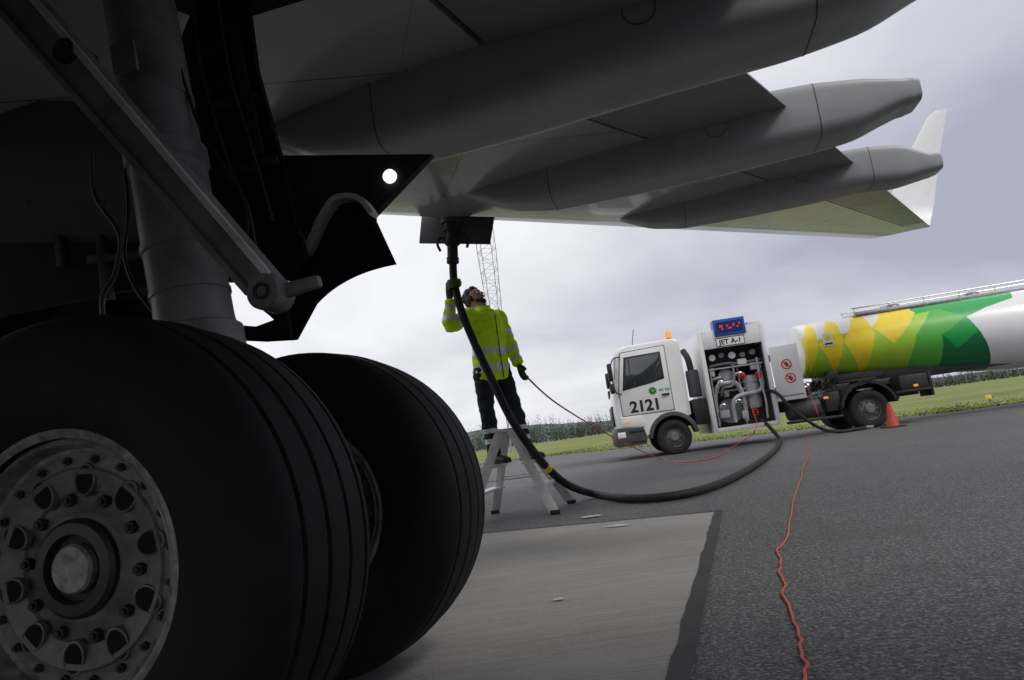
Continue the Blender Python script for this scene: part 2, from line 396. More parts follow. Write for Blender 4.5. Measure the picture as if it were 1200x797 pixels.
def wing(mir=False):
    def fl(R): return [[V((p.x, -5.72-p.y, p.z)) for p in r] for r in R] if mir else R
    mb = MB()
    lo = [p for p in LOW if p[0] >= .05]; up = [p for p in UPP if p[0] >= .05]
    mb.rings(fl([[pt(s, *q) for q in lo+up] for s in SS])); w = mb.build('wing', M_WING, air, ang=40)
    mb = MB()
    sl = [p for p in reversed(UPP) if p[0] <= .055]; ll = [p for p in LOW if p[0] <= .055]
    prof = list(reversed(ll))+[q for q in sl]
    mb.rings(fl([[pt(s, *q) for q in prof] for s in SS])); mb.build('leading_edge_slat', M_ALU, w)
    mb = MB()
    mb.rings(fl([[pt(s, *q) for q in ((.7, .012), (.775, .012), (.775, .04), (.7, .04))] for s in SS])); mb.build('flap_gap_light_block', M_GAP, w)  # dark strip added to block light leaking through the flap gaps
    for (s0, s1) in ((-2.0, 2.255), (2.27, 8.64), (8.66, 12.4)):
        mb = MB(); ks = 9
        prof = [(.742, .0), (.8, -.004), (.9, -.003), (1.0, .002), (1.0, .005), (.9, .022), (.8, .042), (.745, .052)]
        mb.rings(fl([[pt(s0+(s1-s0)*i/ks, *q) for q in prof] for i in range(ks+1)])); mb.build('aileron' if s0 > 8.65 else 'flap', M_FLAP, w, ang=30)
    mb = MB()
    mb.rings(fl([[pt(s, *q) for q in [(.735, 0), (1, .002), (1, .005), (.735, .05)]] for s in (12.42, 13.4)])); mb.build('wing_tip', M_WING, w)
    mb = MB()
    secs = [(5.46, 6.72, 13.38, 3.855, (0, 1)), (5.62, 6.8, 13.62, 3.92, (-.4, .9)), (5.85, 6.93, 13.82, 4.1, (-.8, .6)), (6.1, 7.08, 13.92, 4.42, (-1, .2)),
            (6.75, 7.43, 14.02, 5.45, (-1, .1)), (7.4, 7.78, 14.1, 6.35, (-1, .1)), (7.6, 7.84, 14.11, 6.46, (-1, .1))]
    R = []
    for l, t, s, z, (ns, nz) in secs:
        c = t-l; ring = []
        for f, h in ((0, 0), (.05, .03), (.3, .05), (.7, .03), (1, .004), (1, -.004), (.7, -.02), (.3, -.035), (.05, -.025)):
            ring.append(V((l+f*c, s+ns*h*c, z+nz*h*c+.04)))
        R.append(ring)
    mb.rings(fl(R)); mb.build('winglet', M_WINGLET, w, ang=50)
    return w
W = wing(); wing(True)
def fairing(s, a0, a1, tipdz, wd, bot=-.3, deep=1.0):
    zw = zlow(s); L = a1-a0
    def prof(f):
        a = a0+L*f
        K = [(0, .05), (.02, -.05), (.06, bot*.4*deep), (.12, bot*.78*deep), (.22, bot*1.02*deep), (.42, bot*1.07*(deep+1)/2), (.62, bot*1.06), (.78, bot*1.0), (.88, (bot+tipdz)*.5-.09), (.96, tipdz-.1), (.985, tipdz-.092), (1, tipdz-.08)]
        T = [(0, .08), (.3, .1), (.7, .16), (.8, .145), (.9, .1), (.96, tipdz+.1), (.985, tipdz+.092), (1, tipdz+.08)]
        Wd = [(0, .2), (.03, .35), (.1, .62), (.25, .92), (.45, 1), (.65, 1), (.8, .94), (.9, .82), (.96, .72), (.985, .68), (1, .62)]
        def ip(K):
            for (x0, y0), (x1, y1) in zip(K, K[1:]):
                if f <= x1:
                    t = (f-x0)/(x1-x0); return y0+(y1-y0)*t
            return K[-1][1]
        return a, zw+ip(K), zw+ip(T), wd*ip(Wd)
    fs = sorted(set([i/60 for i in range(61)]+[.96, .97, .985, .993]))
    P = [prof(f) for f in fs]
    for _ in range(2):
        Q = [P[0]]+[tuple((P[i-1][k]+2*P[i][k]+P[i+1][k])/4 for k in range(4)) for i in range(1, len(P)-1)]+[P[-1]]; P = [(p[0],)+q[1:] for p, q in zip(P, Q)]
    def ring(p, k=1.0):
        a, zb, zt, w_ = p; zc = (zb+zt)/2; h = (zt-zb)/2; out = []
        for j in range(56):
            th = 2*PI*j/56; c, sn = math.cos(th), math.sin(th); e = 2/6.5
            tap = 1-.12*max(0, -sn)
            out.append(V((a, s+k*w_*tap*math.copysign(abs(c)**e, c), zc+k*h*math.copysign(abs(sn)**e, sn))))
        return out
    mb = MB(); mb.rings([ring(p) for p in P]); f = mb.build('flap_track_fairing', M_FAIR, air, ang=40)
    for fr in (.24, .8):
        i = min(range(len(fs)), key=lambda q: abs(fs[q]-fr)); mb = MB()
        a = list(P[i]); b_ = list(P[i]); b_[0] += .007
        mb.rings([ring(a, 1.005), ring(b_, 1.005)], cap=False); mb.build('panel_seam', M_SEAM, f)
    i = min(range(len(fs)), key=lambda q: abs(fs[q]-.6)); a, zb, zt, w_ = P[i]
    mb = MB(); mb.lathe([(.075, 0), (.08, 0), (.08, .006), (.075, .006), (.075, 0)], (a, s-w_*1.0-.001, (zb+zt)/2+.02), (0, 1, 0), 28, cap=False)
    mb.build('access_hatch', M_SEAM, f)
    return f
fairing(1.52, -.95, 2.8, -.02, .26, -.285, 1.28)
fairing(3.6, -.36, 3.22, -.06, .25, -.28, 1.05)
fairing(6.0, .8, 4.2, -.15, .25, -.25)
mb = MB(); FS = -2.86
prof = [(.02, -17), (.7, -16.5), (1.3, -15.5), (1.7, -14), (1.88, -12), (1.88, 8), (1.75, 11), (1.4, 14.5), (.9, 18), (.35, 21), (.05, 21.5)]
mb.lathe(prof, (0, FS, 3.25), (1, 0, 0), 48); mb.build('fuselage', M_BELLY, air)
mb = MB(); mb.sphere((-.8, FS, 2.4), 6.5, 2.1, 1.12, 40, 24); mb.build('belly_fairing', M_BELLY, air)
mb = MB(); EC = V((0, 2.0, 1.62))
mb.lathe([(.7, -6.9), (.8, -7.05), (.9, -6.95), (1.0, -6.5), (1.05, -5.5), (1.04, -4.4), (.97, -3.2), (.9, -2.6), (.87, -2.6), (.88, -3.1), (.9, -4.2)], EC, (1, 0, 0), 48, cap=False)
eng = mb.build('engine_nacelle', M_ENG, air)
mb = MB(); mb.lathe([(.66, -4.4), (.64, -2.9), (.5, -2.0), (.47, -2.0), (.48, -2.6)], EC, (1, 0, 0), 40, cap=False); mb.build('core_nozzle', M_GEARDK, eng)
mb = MB(); mb.lathe([(.33, -3.0), (.28, -2.1), (.14, -1.7), (.01, -1.55)], EC, (1, 0, 0), 30); mb.build('exhaust_plug', M_GEARDK, eng)
mb = MB(); mb.lathe([(.89, -4.1), (.01, -4.1)], EC, (1, 0, 0), 40); mb.build('fan_duct', M_GAP, eng)
mb = MB(); mb.prism([(-6.2, 1.8, 2.4), (-4.2, 1.8, 2.95), (-1.0, 1.8, 2.72), (-1.0, 1.8, 2.5), (-2.2, 1.8, 2.0), (-4, 1.8, 2.2)], (0, .4, 0), .06); mb.build('engine_pylon', M_ENG, air)
mb = MB()
def zz(s): return zlow(s)-.085
mb.prism([(-1.0, -2.2, zz(-2.2)), (.35, -2.2, zz(-2.2)), (.35, .12, zz(.12)), (.1, .4, zz(.4)), (-.3, .4, zz(.4)), (-.55, -.3, zz(-.3))], (0, 0, -.012)); mb.build('wheel_well_shade', M_BLACKPANEL, air)  # thin black sheet stands for the shaded wheel-well recess
# ---- main landing gear
ZA = .535
def axx(s): return -.07 if s < 0 else -.047
def aircraft_wheel(s, sign):
    o = V((axx(s), s, ZA)); ax = V((0, -sign, 0)); n = 96
    ex = V((0, 0, 1)).cross(ax).normalized(); ez = V((0, 0, 1))
    KR = .985 if sign > 0 else 1.0
    mb = MB()
    mb.lathe([(.265, .165), (.275, .172), (.287, .168), (.287, .15), (.27, .14), (.262, .15), (.252, .155), (.247, .14), (.243, .118), (.235, .112)], o, ax, n, cap=False)
    wheel = mb.build('wheel', M_FLANGE, air)
    mb = MB()
    mb.lathe([(.236, .113), (.222, .108), (.205, .112), (.2, .118), (.155, .105), (.15, .098), (.125, .1), (.112, .11), (.106, .114), (.06, .114)], o, ax, n, cap=False)
    mb.build('wheel_disc', M_RIM, wheel)
    for k in range(10):
        a = 2*PI*(k+.3)/10; rd = ex*math.cos(a)+ez*math.sin(a); tg = -ex*math.sin(a)+ez*math.cos(a); c = o+rd*.178+ax*.1125
        mb = MB()
        ringf = lambda kk, h: [c+rd*.03*kk*math.cos(q)+tg*.023*kk*math.sin(q)+ax*h for q in [2*PI*i/24 for i in range(24)]]
        mb.rings([ringf(1.2, -.006), ringf(1.14, .004), ringf(1.0, .005), ringf(.95, .0)], cap=False); mb.mi = 1
        mb.rings([ringf(.98, .002), ringf(.9, .0025)], cap=True)  # flat black disc stands for the shade inside the hole
        mb.build('vent_hole', [M_RIM, M_GAP], wheel)
    for k in range(30):
        if k < 20: a = 2*PI*k/20+.1; rr = .221; r_ = .009; h0, h1 = .1, .118
        else: a = 2*PI*(k+.8)/10; rr = .14; r_ = .013; h0, h1 = .09, .114
        rd = ex*math.cos(a)+ez*math.sin(a); c = o+rd*rr; mb = MB()
        mb.cyl(c+ax*h0, c+ax*h1, r_, n=6); mb.cyl(c+ax*(h1-.003), c+ax*(h1+.006), r_*.5, n=8)
        mb.build('wheel_bolt', M_GEARDK, wheel)
    mb = MB(); mb.lathe([(.1, .108), (.1, .126), (.092, .133), (.07, .135), (.066, .118), (.05, .118)], o, ax, 40, cap=False); mb.lathe([(.067, .119), (.001, .119)], o, ax, 32)
    mb.build('hub', M_BLK, wheel)
    mb = MB(); mb.lathe([(.05, .118), (.05, .132), (.045, .138), (.02, .139), (.012, .143), (.001, .143)], o, ax, 32); mb.build('hub_cap', M_FLANGE, wheel)
    mb = MB()
    half = [(.268, .135), (.285, .172), (.31, .187), (.36, .201), (.41, .204), (.455, .199), (.49, .19), (.512, .177), (.524, .162), (.5295, .147)]
    crown = [(.531, .134), (.522, .131), (.522, .121), (.533, .118), (.5355, .08), (.537, .051), (.528, .048), (.528, .038), (.538, .035), (.54, .0)]
    pr = half+crown; pr = pr+[(r, -h) for r, h in reversed(pr[:-1])]
    mb.lathe([(r*KR if r > .45 else r, h) for r, h in pr], o, ax, n, cap=False)
    for v in mb.bm.verts:
        if v.co.z < .012: v.co.z = .012
    mb.build('tyre', M_TYRE, wheel, ang=25)
    mb = MB()
    for hh in (.126, .043, -.043, -.126):
        rr = (.5245 if abs(hh) > .1 else .5305)*KR
        mb.lathe([(rr, hh-.0042), (rr, hh+.0042)], o, ax, n, cap=False)
    for v in mb.bm.verts:
        if v.co.z < .016: v.co.z = .016
    mb.build('tread_groove_lit', M_GROOVELIT, wheel)  # pale strips painting the light caught in the grooves
    return wheel
aircraft_wheel(-.43, 1); aircraft_wheel(.43, 1)
mb = MB()
mb.tube([(-.1, 0, ZA), (-.13, 0, .8), (-.17, 0, 1.06)], .072, 32)
strut = mb.build('landing_gear_strut', M_PISTON, air)
mb = MB(); p0, p1 = V((-.165, 0, 1.03)), V((-.345, 0, 2.55)); d = (p1-p0)
prof = [(.06, 0), (.125, .0), (.13, .015), (.13, .09), (.115, .1), (.112, .13), (.112, .34), (.118, .345), (.118, .365), (.112, .37), (.112, .62), (.122, .63), (.122, .68), (.108, .69), (.108, 1.53)]
mb.lathe(prof, p0, d, 40); mb.build('shock_cylinder', M_GEAR, strut)
dn_ = d.normalized()
for h, r in ((.2, .116), (.85, .112)):
    mb = MB(); mb.lathe([(r-.006, 0), (r, .002), (r, .016), (r-.006, .018)], p0+dn_*h, d, 40, cap=False); mb.build('clamp', M_GEAR, strut)
mb = MB(); c_ = p0+dn_*.98; mb.prism([c_+V((-.05, -.113, .03)), c_+V((.035, -.113, .03)), c_+V((.045, -.113, -.07)), c_+V((-.04, -.113, -.07))], (0, .012, 0), .002); mb.build('data_plate', M_MIDG, strut)
mb = MB(); mb.cyl((-.06, -.54, ZA), (-.06, .54, ZA), .06); mb.build('axle', M_GEARDK, strut)
for s in (-.3, .3):
    mb = MB(); mb.lathe([(.05, 0), (.2, 0), (.21, .02), (.21, .12), (.2, .14), (.05, .14)], (axx(s), s-.07, ZA), (0, 1, 0), 36); mb.build('brake_stack', M_GEARDK, strut)
mb = MB()
mb.prism([(-.06, -.05, .66), (-.0, -.05, .62), (.1, -.05, .84), (.06, -.05, .87)], (0, .1, 0), .01)
mb.prism([(.1, -.052, .86), (.06, -.052, .83), (-.1, -.052, 1.02), (-.07, -.052, 1.07)], (0, .104, 0), .01)
mb.build('torque_link', M_GEARDK, strut)
a0 = on_s(20, 5, -.25); a1 = on_s(313, 343, -.25)
dr = (a1-a0).normalized(); nr = dr.cross(V((0, 1, 0))).normalized()
def bar(mb, a0, a1, w0, w1, th, bev=.008):
    dr = (a1-a0).normalized(); nr = dr.cross(V((0, 1, 0))).normalized()
    mb.prism([a0+nr*w0, a1+nr*w1, a1-nr*w1, a0-nr*w0], (0, th, 0), bev)
mb = MB(); bar(mb, a0-dr*.35, a1, .068, .045, .05)
brace = mb.build('side_brace', M_GEAR, air)
for q in (-1, 1):
    mb = MB(); bar(mb, a0-dr*.35+nr*.055*q+V((0, -.016, 0)), a1-dr*.03+nr*.034*q+V((0, -.016, 0)), .01, .009, .02, .003); mb.build('brace_flange', M_LIP if q > 0 else M_GEAR, brace)
mb = MB(); mb.lathe([(.001, -.024), (.018, -.024), (.018, -.018), (.026, -.018), (.026, -.022), (.043, -.022), (.046, -.018), (.046, .055), (.042, .06)], a1, (0, 1, 0), 32); mb.build('pivot_pin', M_GEAR, brace)
mb = MB(); mb.lathe([(.014, -.027), (.02, -.027), (.02, -.025), (.014, -.025), (.014, -.027)], a1, (0, 1, 0), 24, cap=False); mb.build('pin_circlip', M_GEARDK, brace)
c = on_s(80, 62, -.25); mb = MB(); mb.lathe([(.001, -.03), (.022, -.03), (.022, -.02), (.035, -.02), (.037, .07)], c, (0, 1, 0), 28); mb.build('pivot_pin', M_GEARDK, brace)
lk = on_s(370, 327, -.24)
mb = MB(); bar(mb, a1+V((.02, .01, 0)), lk+V((0, .01, 0)), .02, .015, .025, .006); mb.build('brace_link', M_GEAR, brace)
for i, pts in enumerate(([(108, 175), (112, 230), (140, 275), (135, 320), (120, 350), (125, 400)], [(140, 150), (150, 240), (146, 300), (160, 340), (185, 372)], [(205, 60), (235, 150), (285, 230), (300, 290)], [(255, 0), (270, 90), (300, 190), (320, 260)], [(225, 0), (238, 90), (268, 190), (290, 250), (285, 300)])):
    mb = MB(); mb.tube(cat_rom([on_s(x, y, -.16+.08*i) for x, y in pts], 8), .005 if i else .007, 8); mb.build('hydraulic_line', M_GEARDK if i > 2 else M_BLK, air)
def plate(name, pix, s, th, mat, parent=air, bev=.004):
    mb = MB(); mb.prism([on_s(x, y, s) for x, y in pix], (0, th, 0), bev); return mb.build(name, mat, parent, ang=30)
LIPPX = [(343, 264), (352, 280), (363, 301), (374, 285), (384, 262), (398, 241), (412, 237), (427, 240), (440, 256)]
curve = [(465, 310), (447, 314), (425, 321), (404, 331), (385, 344), (368, 361), (356, 378), (346, 398), (335, 394), (318, 372), (297, 356), (292, 320), (300, 280)]
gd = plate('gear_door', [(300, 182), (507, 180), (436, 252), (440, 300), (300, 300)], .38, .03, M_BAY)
# curved lower door skin: bulges towards the strut, upper rim follows the bright lip
lipc = cat_rom([V((x, y, 0)) for x, y in LIPPX], 6)
low = cat_rom([V((x, y, 0)) for x, y in ((335, 398), (346, 398), (356, 378), (368, 361), (385, 344), (404, 331), (425, 321), (447, 314), (465, 310))], 6)
def resamp(P, n):
    L_ = [0]
    for a, b in zip(P, P[1:]): L_.append(L_[-1]+(b-a).length)
    out = []; j = 0
    for i in range(n):
        t = L_[-1]*i/(n-1)
        while j < len(P)-2 and L_[j+1] < t: j += 1
        out.append(P[j].lerp(P[j+1], (t-L_[j])/max(1e-6, L_[j+1]-L_[j])))
    return out
lr, wr_ = resamp(lipc, 40), resamp(low, 40)
mb = MB(); grid = []
for a, b in zip(lr, wr_):
    grid.append([mb.bm.verts.new(on_s(*(a.lerp(b, t).to_2d()), .37-.1*math.sin(PI*min(1, t*1.0))*.6-.02*t)) for t in [k/8 for k in range(9)]])
for i in range(39):
    for j in range(8): mb.face([grid[i][j], grid[i+1][j], grid[i+1][j+1], grid[i][j+1]])
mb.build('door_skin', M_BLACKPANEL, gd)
gd2 = plate('gear_door', [(205, 60), (245, -40), (285, -40), (300, 80), (330, 190), (345, 262), (360, 300), (330, 330), (340, 396), (318, 372), (297, 356), (285, 320), (240, 225)], .24, .025, M_BLACKPANEL)
for q in ([(262, 30), (276, 32), (308, 178), (296, 180)], [(248, 120), (296, 104), (299, 112), (250, 130)], [(262, 200), (322, 180), (325, 189), (266, 210)]):
    mb = MB(); mb.prism([on_s(x, y, .225) for x, y in q], (0, .02, 0), .003); mb.build('door_rib', M_GEARDK, gd2)
plate('gear_door', [(262, 398), (262, 378), (300, 384), (345, 366), (372, 350), (346, 398), (310, 400)], .30, .02, M_BLACKPANEL)
mb = MB(); R = []
lip3 = [on_s(p.x, p.y, .36) for p in lr]
for i, p in enumerate(lip3):
    tdir = (lip3[min(39, i+1)]-lip3[max(0, i-1)]); tdir.y = 0; tdir.normalize(); nn_ = V((-tdir.z, 0, tdir.x))
    if nn_.z < 0: nn_ = -nn_
    R.append([p-nn_*.001, p+V((0, -.05, 0))-nn_*.001, p+V((0, -.05, 0))+nn_*.017, p+nn_*.017])
mb.rings(R); mb.build('door_lip', M_LIP, gd)
# bay wall behind the strut: curved grey belly skin fading into the dark bay
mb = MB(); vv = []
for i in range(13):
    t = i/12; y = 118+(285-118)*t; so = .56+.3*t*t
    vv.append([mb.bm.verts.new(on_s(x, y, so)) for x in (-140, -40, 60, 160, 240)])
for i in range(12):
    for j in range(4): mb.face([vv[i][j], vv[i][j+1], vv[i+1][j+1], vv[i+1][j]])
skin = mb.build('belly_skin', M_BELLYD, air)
for pa in ([(30, 118), (34, 240)], [(118, 118), (122, 240)]):
    mb = MB(); mb.tube([on_s(x, y, .555+.3*((y-118)/167)**2) for x, y in pa], .003, 6); mb.build('skin_seam', M_SEAM, skin)
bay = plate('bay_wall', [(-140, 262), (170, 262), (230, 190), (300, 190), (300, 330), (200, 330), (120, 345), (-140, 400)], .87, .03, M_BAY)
for q in ([(62, 272), (70, 272), (74, 312), (66, 312)], [(110, 268), (118, 268), (128, 350), (118, 350)], [(100, 300), (170, 292), (171, 300), (101, 309)]):
    mb = MB(); mb.prism([on_s(x, y, .82) for x, y in q], (0, .04, 0), .004); mb.build('bay_rib', M_BELLYD, bay)
c = on_s(456, 206, .365); mb = MB(); mb.lathe([(.024, .012), (.024, 0), (.02, -.004), (.001, -.006)], c, (0, 1, 0), 28); mb.build('round_lamp', M_LAMP, gd)
plate('refuelling_panel', [(494, 252), (579, 254), (574, 286), (491, 285)], 4.42, .02, M_DKG)
mb = MB(); c = on_s(530, 258, 4.44); mb.lathe([(.11, .06), (.12, .0), (.115, -.03), (.09, -.035), (.09, -.05), (.06, -.05)], c, (0, 0, 1), 28); mb.build('refuelling_port', M_DKG, air)

# ------------------------------------------------------------------ fuel truck
F0 = V((3.14, 14.7, 0)); RZ = math.atan2(-.1, .995)
trk = empty('fuel_truck', F0, RZ, 'white refuelling truck numbered 2121 with its pump cabinet open', 'truck')
def P(name, mb, mat, parent=trk, **k): return mb.build(name, mat, parent, **k)
def arc(cx, cz, r, a0, a1, n): return [(cx+r*math.cos(math.radians(a0+(a1-a0)*i/n)), cz+r*math.sin(math.radians(a0+(a1-a0)*i/n))) for i in range(n+1)]
def ext(poly, v0, v1): return [(u, v0, z) for u, z in poly], (0, v1-v0, 0)
front = [(-1.15, .45), (-1.19, .75), (-1.2, 1.05), (-1.185, 1.35), (-1.15, 1.5), (-1.04, 2.1), (-1.0, 2.29), (-.93, 2.4), (-.8, 2.45)]
rest = [(.26, 2.47), (.36, 2.45), (.41, 2.38), (.42, 2.28), (.42, .8)]+arc(0, .38, .52, 48, 168, 12)
R = []
for v, of, dz in ((0, .14, .04), (.012, .09, .02), (.04, .055, .008), (.1, .025, 0), (.25, .008, 0), (1.1, -.02, 0), (1.95, .008, 0), (2.1, .025, 0), (2.16, .055, .008), (2.188, .09, .02), (2.2, .14, .04)):
    R.append([V((u+of, v, z-(dz if z > 2.2 else 0))) for u, z in front]+[V((u-(.03 if v in (0, 2.2) and u > .3 else 0), v, z-(dz if z > 2.2 else 0))) for u, z in rest])
mb = MB(); mb.rings(R); cab = P('cab', mb, M_WHITE, ang=42)
mb = MB(); gl = []
for v, of in ((.05, .05), (.1, .025), (.25, .008), (.7, -.012), (1.1, -.02), (1.5, -.012), (1.95, .008), (2.1, .025), (2.15, .05)):
    gl.append([mb.bm.verts.new((u+of-.006, v, z)) for u, z in ((-1.15, 1.5), (-1.113, 1.7), (-1.077, 1.9), (-1.04, 2.1), (-1.015, 2.22))])
for i in range(len(gl)-1):
    for j in range(4): mb.face([gl[i][j], gl[i+1][j], gl[i+1][j+1], gl[i][j+1]])
P('windscreen', mb, M_GLASS)
mb = MB(); mb.prism(*ext([(-1.0, .945), (-1.01, 1.46), (-.86, 2.3), (.085, 2.335), (.085, .945)], -.012, .05), bev=.006); door = P('door', mb, M_WHITE)
mb = MB(); mb.prism(*ext([(-1.015, .93), (-1.025, 1.46), (-.875, 2.315), (.1, 2.35), (.1, .93), (-.35, .93)], -.004, .05)); seam = P('door_seam', mb, M_DKG, door)
mb = MB(); mb.prism(*ext([(-.93, 1.48), (-.8, 2.2), (-.01, 2.22), (-.01, 1.63), (-.3, 1.57)], -.018, .02), bev=.006); wf = P('window_frame', mb, M_BLK, door)
mb = MB(); mb.prism(*ext([(-.87, 1.54), (-.755, 2.16), (-.05, 2.18), (-.05, 1.66), (-.3, 1.61)], -.022, .0), bev=.004); P('side_window', mb, M_GLASS, door)
mb = MB(); mb.box(-.72, -.705, -.028, -.02, 1.56, 2.16); P('quarter_light_bar', mb, M_BLK, door)
mb = MB(); mb.box(-.12, .04, -.045, -.01, 1.27, 1.31, .008); P('door_handle', mb, M_BLK, door)
text('2121', .33, M_TXT, door, (-.5, -.0145, 1.1), 'fleet_number', bold=.012)
mb = MB(); EU, EZ = -.3, 1.4
for k in range(11):
    a = 2*PI*k/11; mb.prism([(EU, -.015, EZ), (EU+.06*math.cos(a-.28), -.015, EZ+.06*math.sin(a-.28)), (EU+.1*math.cos(a), -.015, EZ+.1*math.sin(a)), (EU+.06*math.cos(a+.28), -.015, EZ+.06*math.sin(a+.28))], (0, .004, 0))
emb = P('green_emblem', mb, M_SLOGO, door, smooth=False)
mb = MB(); mb.lathe([(.075, 0), (.001, 0)], (EU, -.016, EZ), (0, 1, 0), 24); P('emblem_disc', mb, M_SLOGO, emb)
mb = MB(); mb.lathe([(.04, 0), (.001, 0)], (EU, -.0175, EZ), (0, 1, 0), 20); P('emblem_centre', mb, M_LIME, emb)
text('air bp', .1, M_SLOGO, door, (-.05, -.0145, 1.4), 'emblem_lettering', bold=.002)
mb = MB(); mb.box(-1.225, -1.15, .25, 1.95, .75, 1.2, .02); P('grille', mb, M_BLK)
mb = MB(); R = []
for v, of in ((-.02, .1), (0, .05), (.08, .01), (.3, -.02), (1.1, -.035), (1.9, -.02), (2.12, .01), (2.2, .05), (2.22, .1)):
    R.append([V((u+(of if u < -1 else 0), v, z)) for u, z in ((-1.2, .3), (-1.24, .36), (-1.25, .6), (-1.2, .7), (-.62, .66), (-.56, .45), (-.6, .3))])
mb.rings(R); P('bumper', mb, M_DKG)
mb = MB(); mb.prism(*ext([(-1.06, .72), (-1.06, .93), (-.62, .93), (-.56, .78), (-.58, .67)], -.022, .1), bev=.012); P('lower_side_panel', mb, M_WHITE)
for v in (-.024, 2.0):
    mb = MB(); mb.box(-1.18, -1.0, v, v+.24, .48, .62, .02); P('headlight', mb, M_SIGNW)
mb = MB(); mb.box(-.98, -.9, -.03, .02, .78, .83, .008); P('indicator', mb, M_AMBER)
for v0, v1 in ((-.03, .35), (1.85, 2.23)):
    mb = MB(); mb.prism(*ext(arc(0, .38, .53, 4, 178, 14)+list(reversed(arc(0, .38, .45, 4, 178, 14))), v0, v1), bev=.008); P('wheel_arch', mb, M_DKG)
for z in (.36, .58):
    mb = MB(); mb.box(-.93, -.6, -.035, .2, z, z+.04, .008); P('cab_step', mb, M_BLK)
for (v, sg) in ((-.02, -1), (2.2, 1)):
    mb = MB(); mb.tube(cat_rom([(-.88, v, 2.22), (-1.04, v+.14*sg, 2.18), (-1.12, v+.2*sg, 1.95), (-1.09, v+.14*sg, 1.5), (-.97, v, 1.42)], 5), .014); ma = P('mirror_arm', mb, M_BLK)
    for z0, z1 in ((1.72, 2.1), (1.45, 1.66)):
        mb = MB(); mb.box(-1.19, -1.09, v+.1*sg-.1, v+.1*sg+.12, z0, z1, .03); P('mirror', mb, M_BLK, ma)
mb = MB(); mb.cyl((.3, .6, 2.44), (.3, .6, 2.54), .055); bs = P('beacon_base', mb, M_BLK)
mb = MB(); mb.lathe([(.07, 0), (.07, .11), (.05, .16), (.001, .165)], (.3, .6, 2.54), (0, 0, 1), 20); P('beacon', mb, M_AMBER, bs)
mb = MB(); mb.cyl((-.55, .5, 2.42), (-.45, .5, 2.85), .008); P('aerial', mb, M_BLK)
mb = MB(); mb.lathe([(.12, 0), (.14, .02), (.14, .55), (.12, .58)], (.62, .25, 1.15), (0, 0, 1), 20); P('air_filter', mb, M_DKG)
mb = MB(); mb.box(.5, .8, .1, 2.0, .55, 1.1, .03); eb = P('engine_bay', mb, M_CHASSIS)
mb = MB(); mb.tube(cat_rom([(.62, .3, 1.7), (.6, .35, 2.0), (.55, .5, 2.2)], 5), .07, 12); P('air_intake', mb, M_CHASSIS, eb)
def lorry_wheel(parent, u, v, r, w_, sg):
    o = V((u, v, r)); ax = V((0, sg, 0)); mb = MB()
    mb.lathe([(r*.6, .02), (r*.6, -.0), (r*.56, -.02), (r*.54, -.08), (r*.4, -.06), (r*.28, -.04), (r*.25, .03), (r*.2, .05), (.001, .05)], o, ax, 36, cap=False)
    for k in range(8):
        a = 2*PI*k/8; c = o+V((math.cos(a), 0, math.sin(a)))*r*.38; mb.cyl(c-ax*.06, c-ax*.02, .018, n=8)
    wh = mb.build('wheel', M_TRIM, parent)
    mb = MB(); mb.lathe([(r*.58, .0), (r*.64, .02), (r*.8, .03), (r*.93, .015), (r*.99, -.015), (r, -.05), (r*.985, -w_*.5+.01), (r, -w_+.05), (r*.99, -w_+.015), (r*.9, -w_), (r*.58, -w_)], o, ax, 44, cap=False)
    for vv in mb.bm.verts:
        if vv.co.z < .006: vv.co.z = .006
    mb.build('tyre', M_TTYRE, wh)
    return wh
WB = 4.03
lorry_wheel(trk, 0, .02, .37, .24, -1); lorry_wheel(trk, 0, 2.18, .37, .24, 1)
lorry_wheel(trk, WB, .06, .4, .52, -1); lorry_wheel(trk, WB, 2.14, .4, .52, 1)
mb = MB()
for v in (.62, 1.5): mb.box(-.9, 5.3, v, v+.09, .56, .8, .01)
for u in (-.6, .7, 2.5, 3.3, 4.6, 5.2): mb.box(u, u+.08, .7, 1.5, .58, .78)
mb.cyl((0, .2, .37), (0, 2.0, .37), .06); mb.cyl((WB, .2, .4), (WB, 2.0, .4), .09); mb.sphere((WB, 1.1, .4), .22)
P('chassis_frame', mb, M_CHASSIS)
# pump cabinet
CU0, CU1, CZ0, CZ1 = .82, 2.2, .33, 2.5
mb = MB()
mb.box(CU0, CU0+.09, -.06, 2.2, CZ0, CZ1, .012); mb.box(CU1-.08, CU1, -.06, 2.2, CZ0, CZ1, .012)
mb.box(CU0+.09, CU1-.08, -.06, 2.2, CZ0, CZ0+.09, .01); mb.box(CU0+.09, CU1-.08, 0.0, 2.2, CZ1-.06, CZ1-.002, .005)
mb.box(CU0+.09, CU1-.08, -.057, -.01, 2.1, CZ1-.003, .006); mb.box(CU0+.09, CU1-.08, 2.1, 2.198, CZ0+.09, CZ1-.06)
cabn = P('pump_cabinet', mb, M_WHITE)
mb = MB(); mb.box(CU0+.095, CU1-.085, .6, .65, CZ0+.1, CZ1-.1); mb.box(CU0+.092, CU0+.1, .03, .65, CZ0+.1, 2.1); mb.box(CU1-.09, CU1-.082, .03, .65, CZ0+.1, 2.1); P('cabinet_lining', mb, M_DKG, cabn)
mb = MB(); mb.box(1.18, 1.78, -.064, -.0575, 2.115, 2.305); sf = P('sign_frame', mb, M_TXT, cabn)
mb = MB(); mb.box(1.195, 1.765, -.0665, -.063, 2.13, 2.29); P('sign_plate', mb, M_SIGNW, sf)
text('JET A-1', .15, M_TXT, cabn, (1.48, -.0685, 2.205), 'fuel_sign', bold=.004)
def ci(name, fn, mat): 
    mb = MB(); fn(mb); return P(name, mb, mat, cabn)
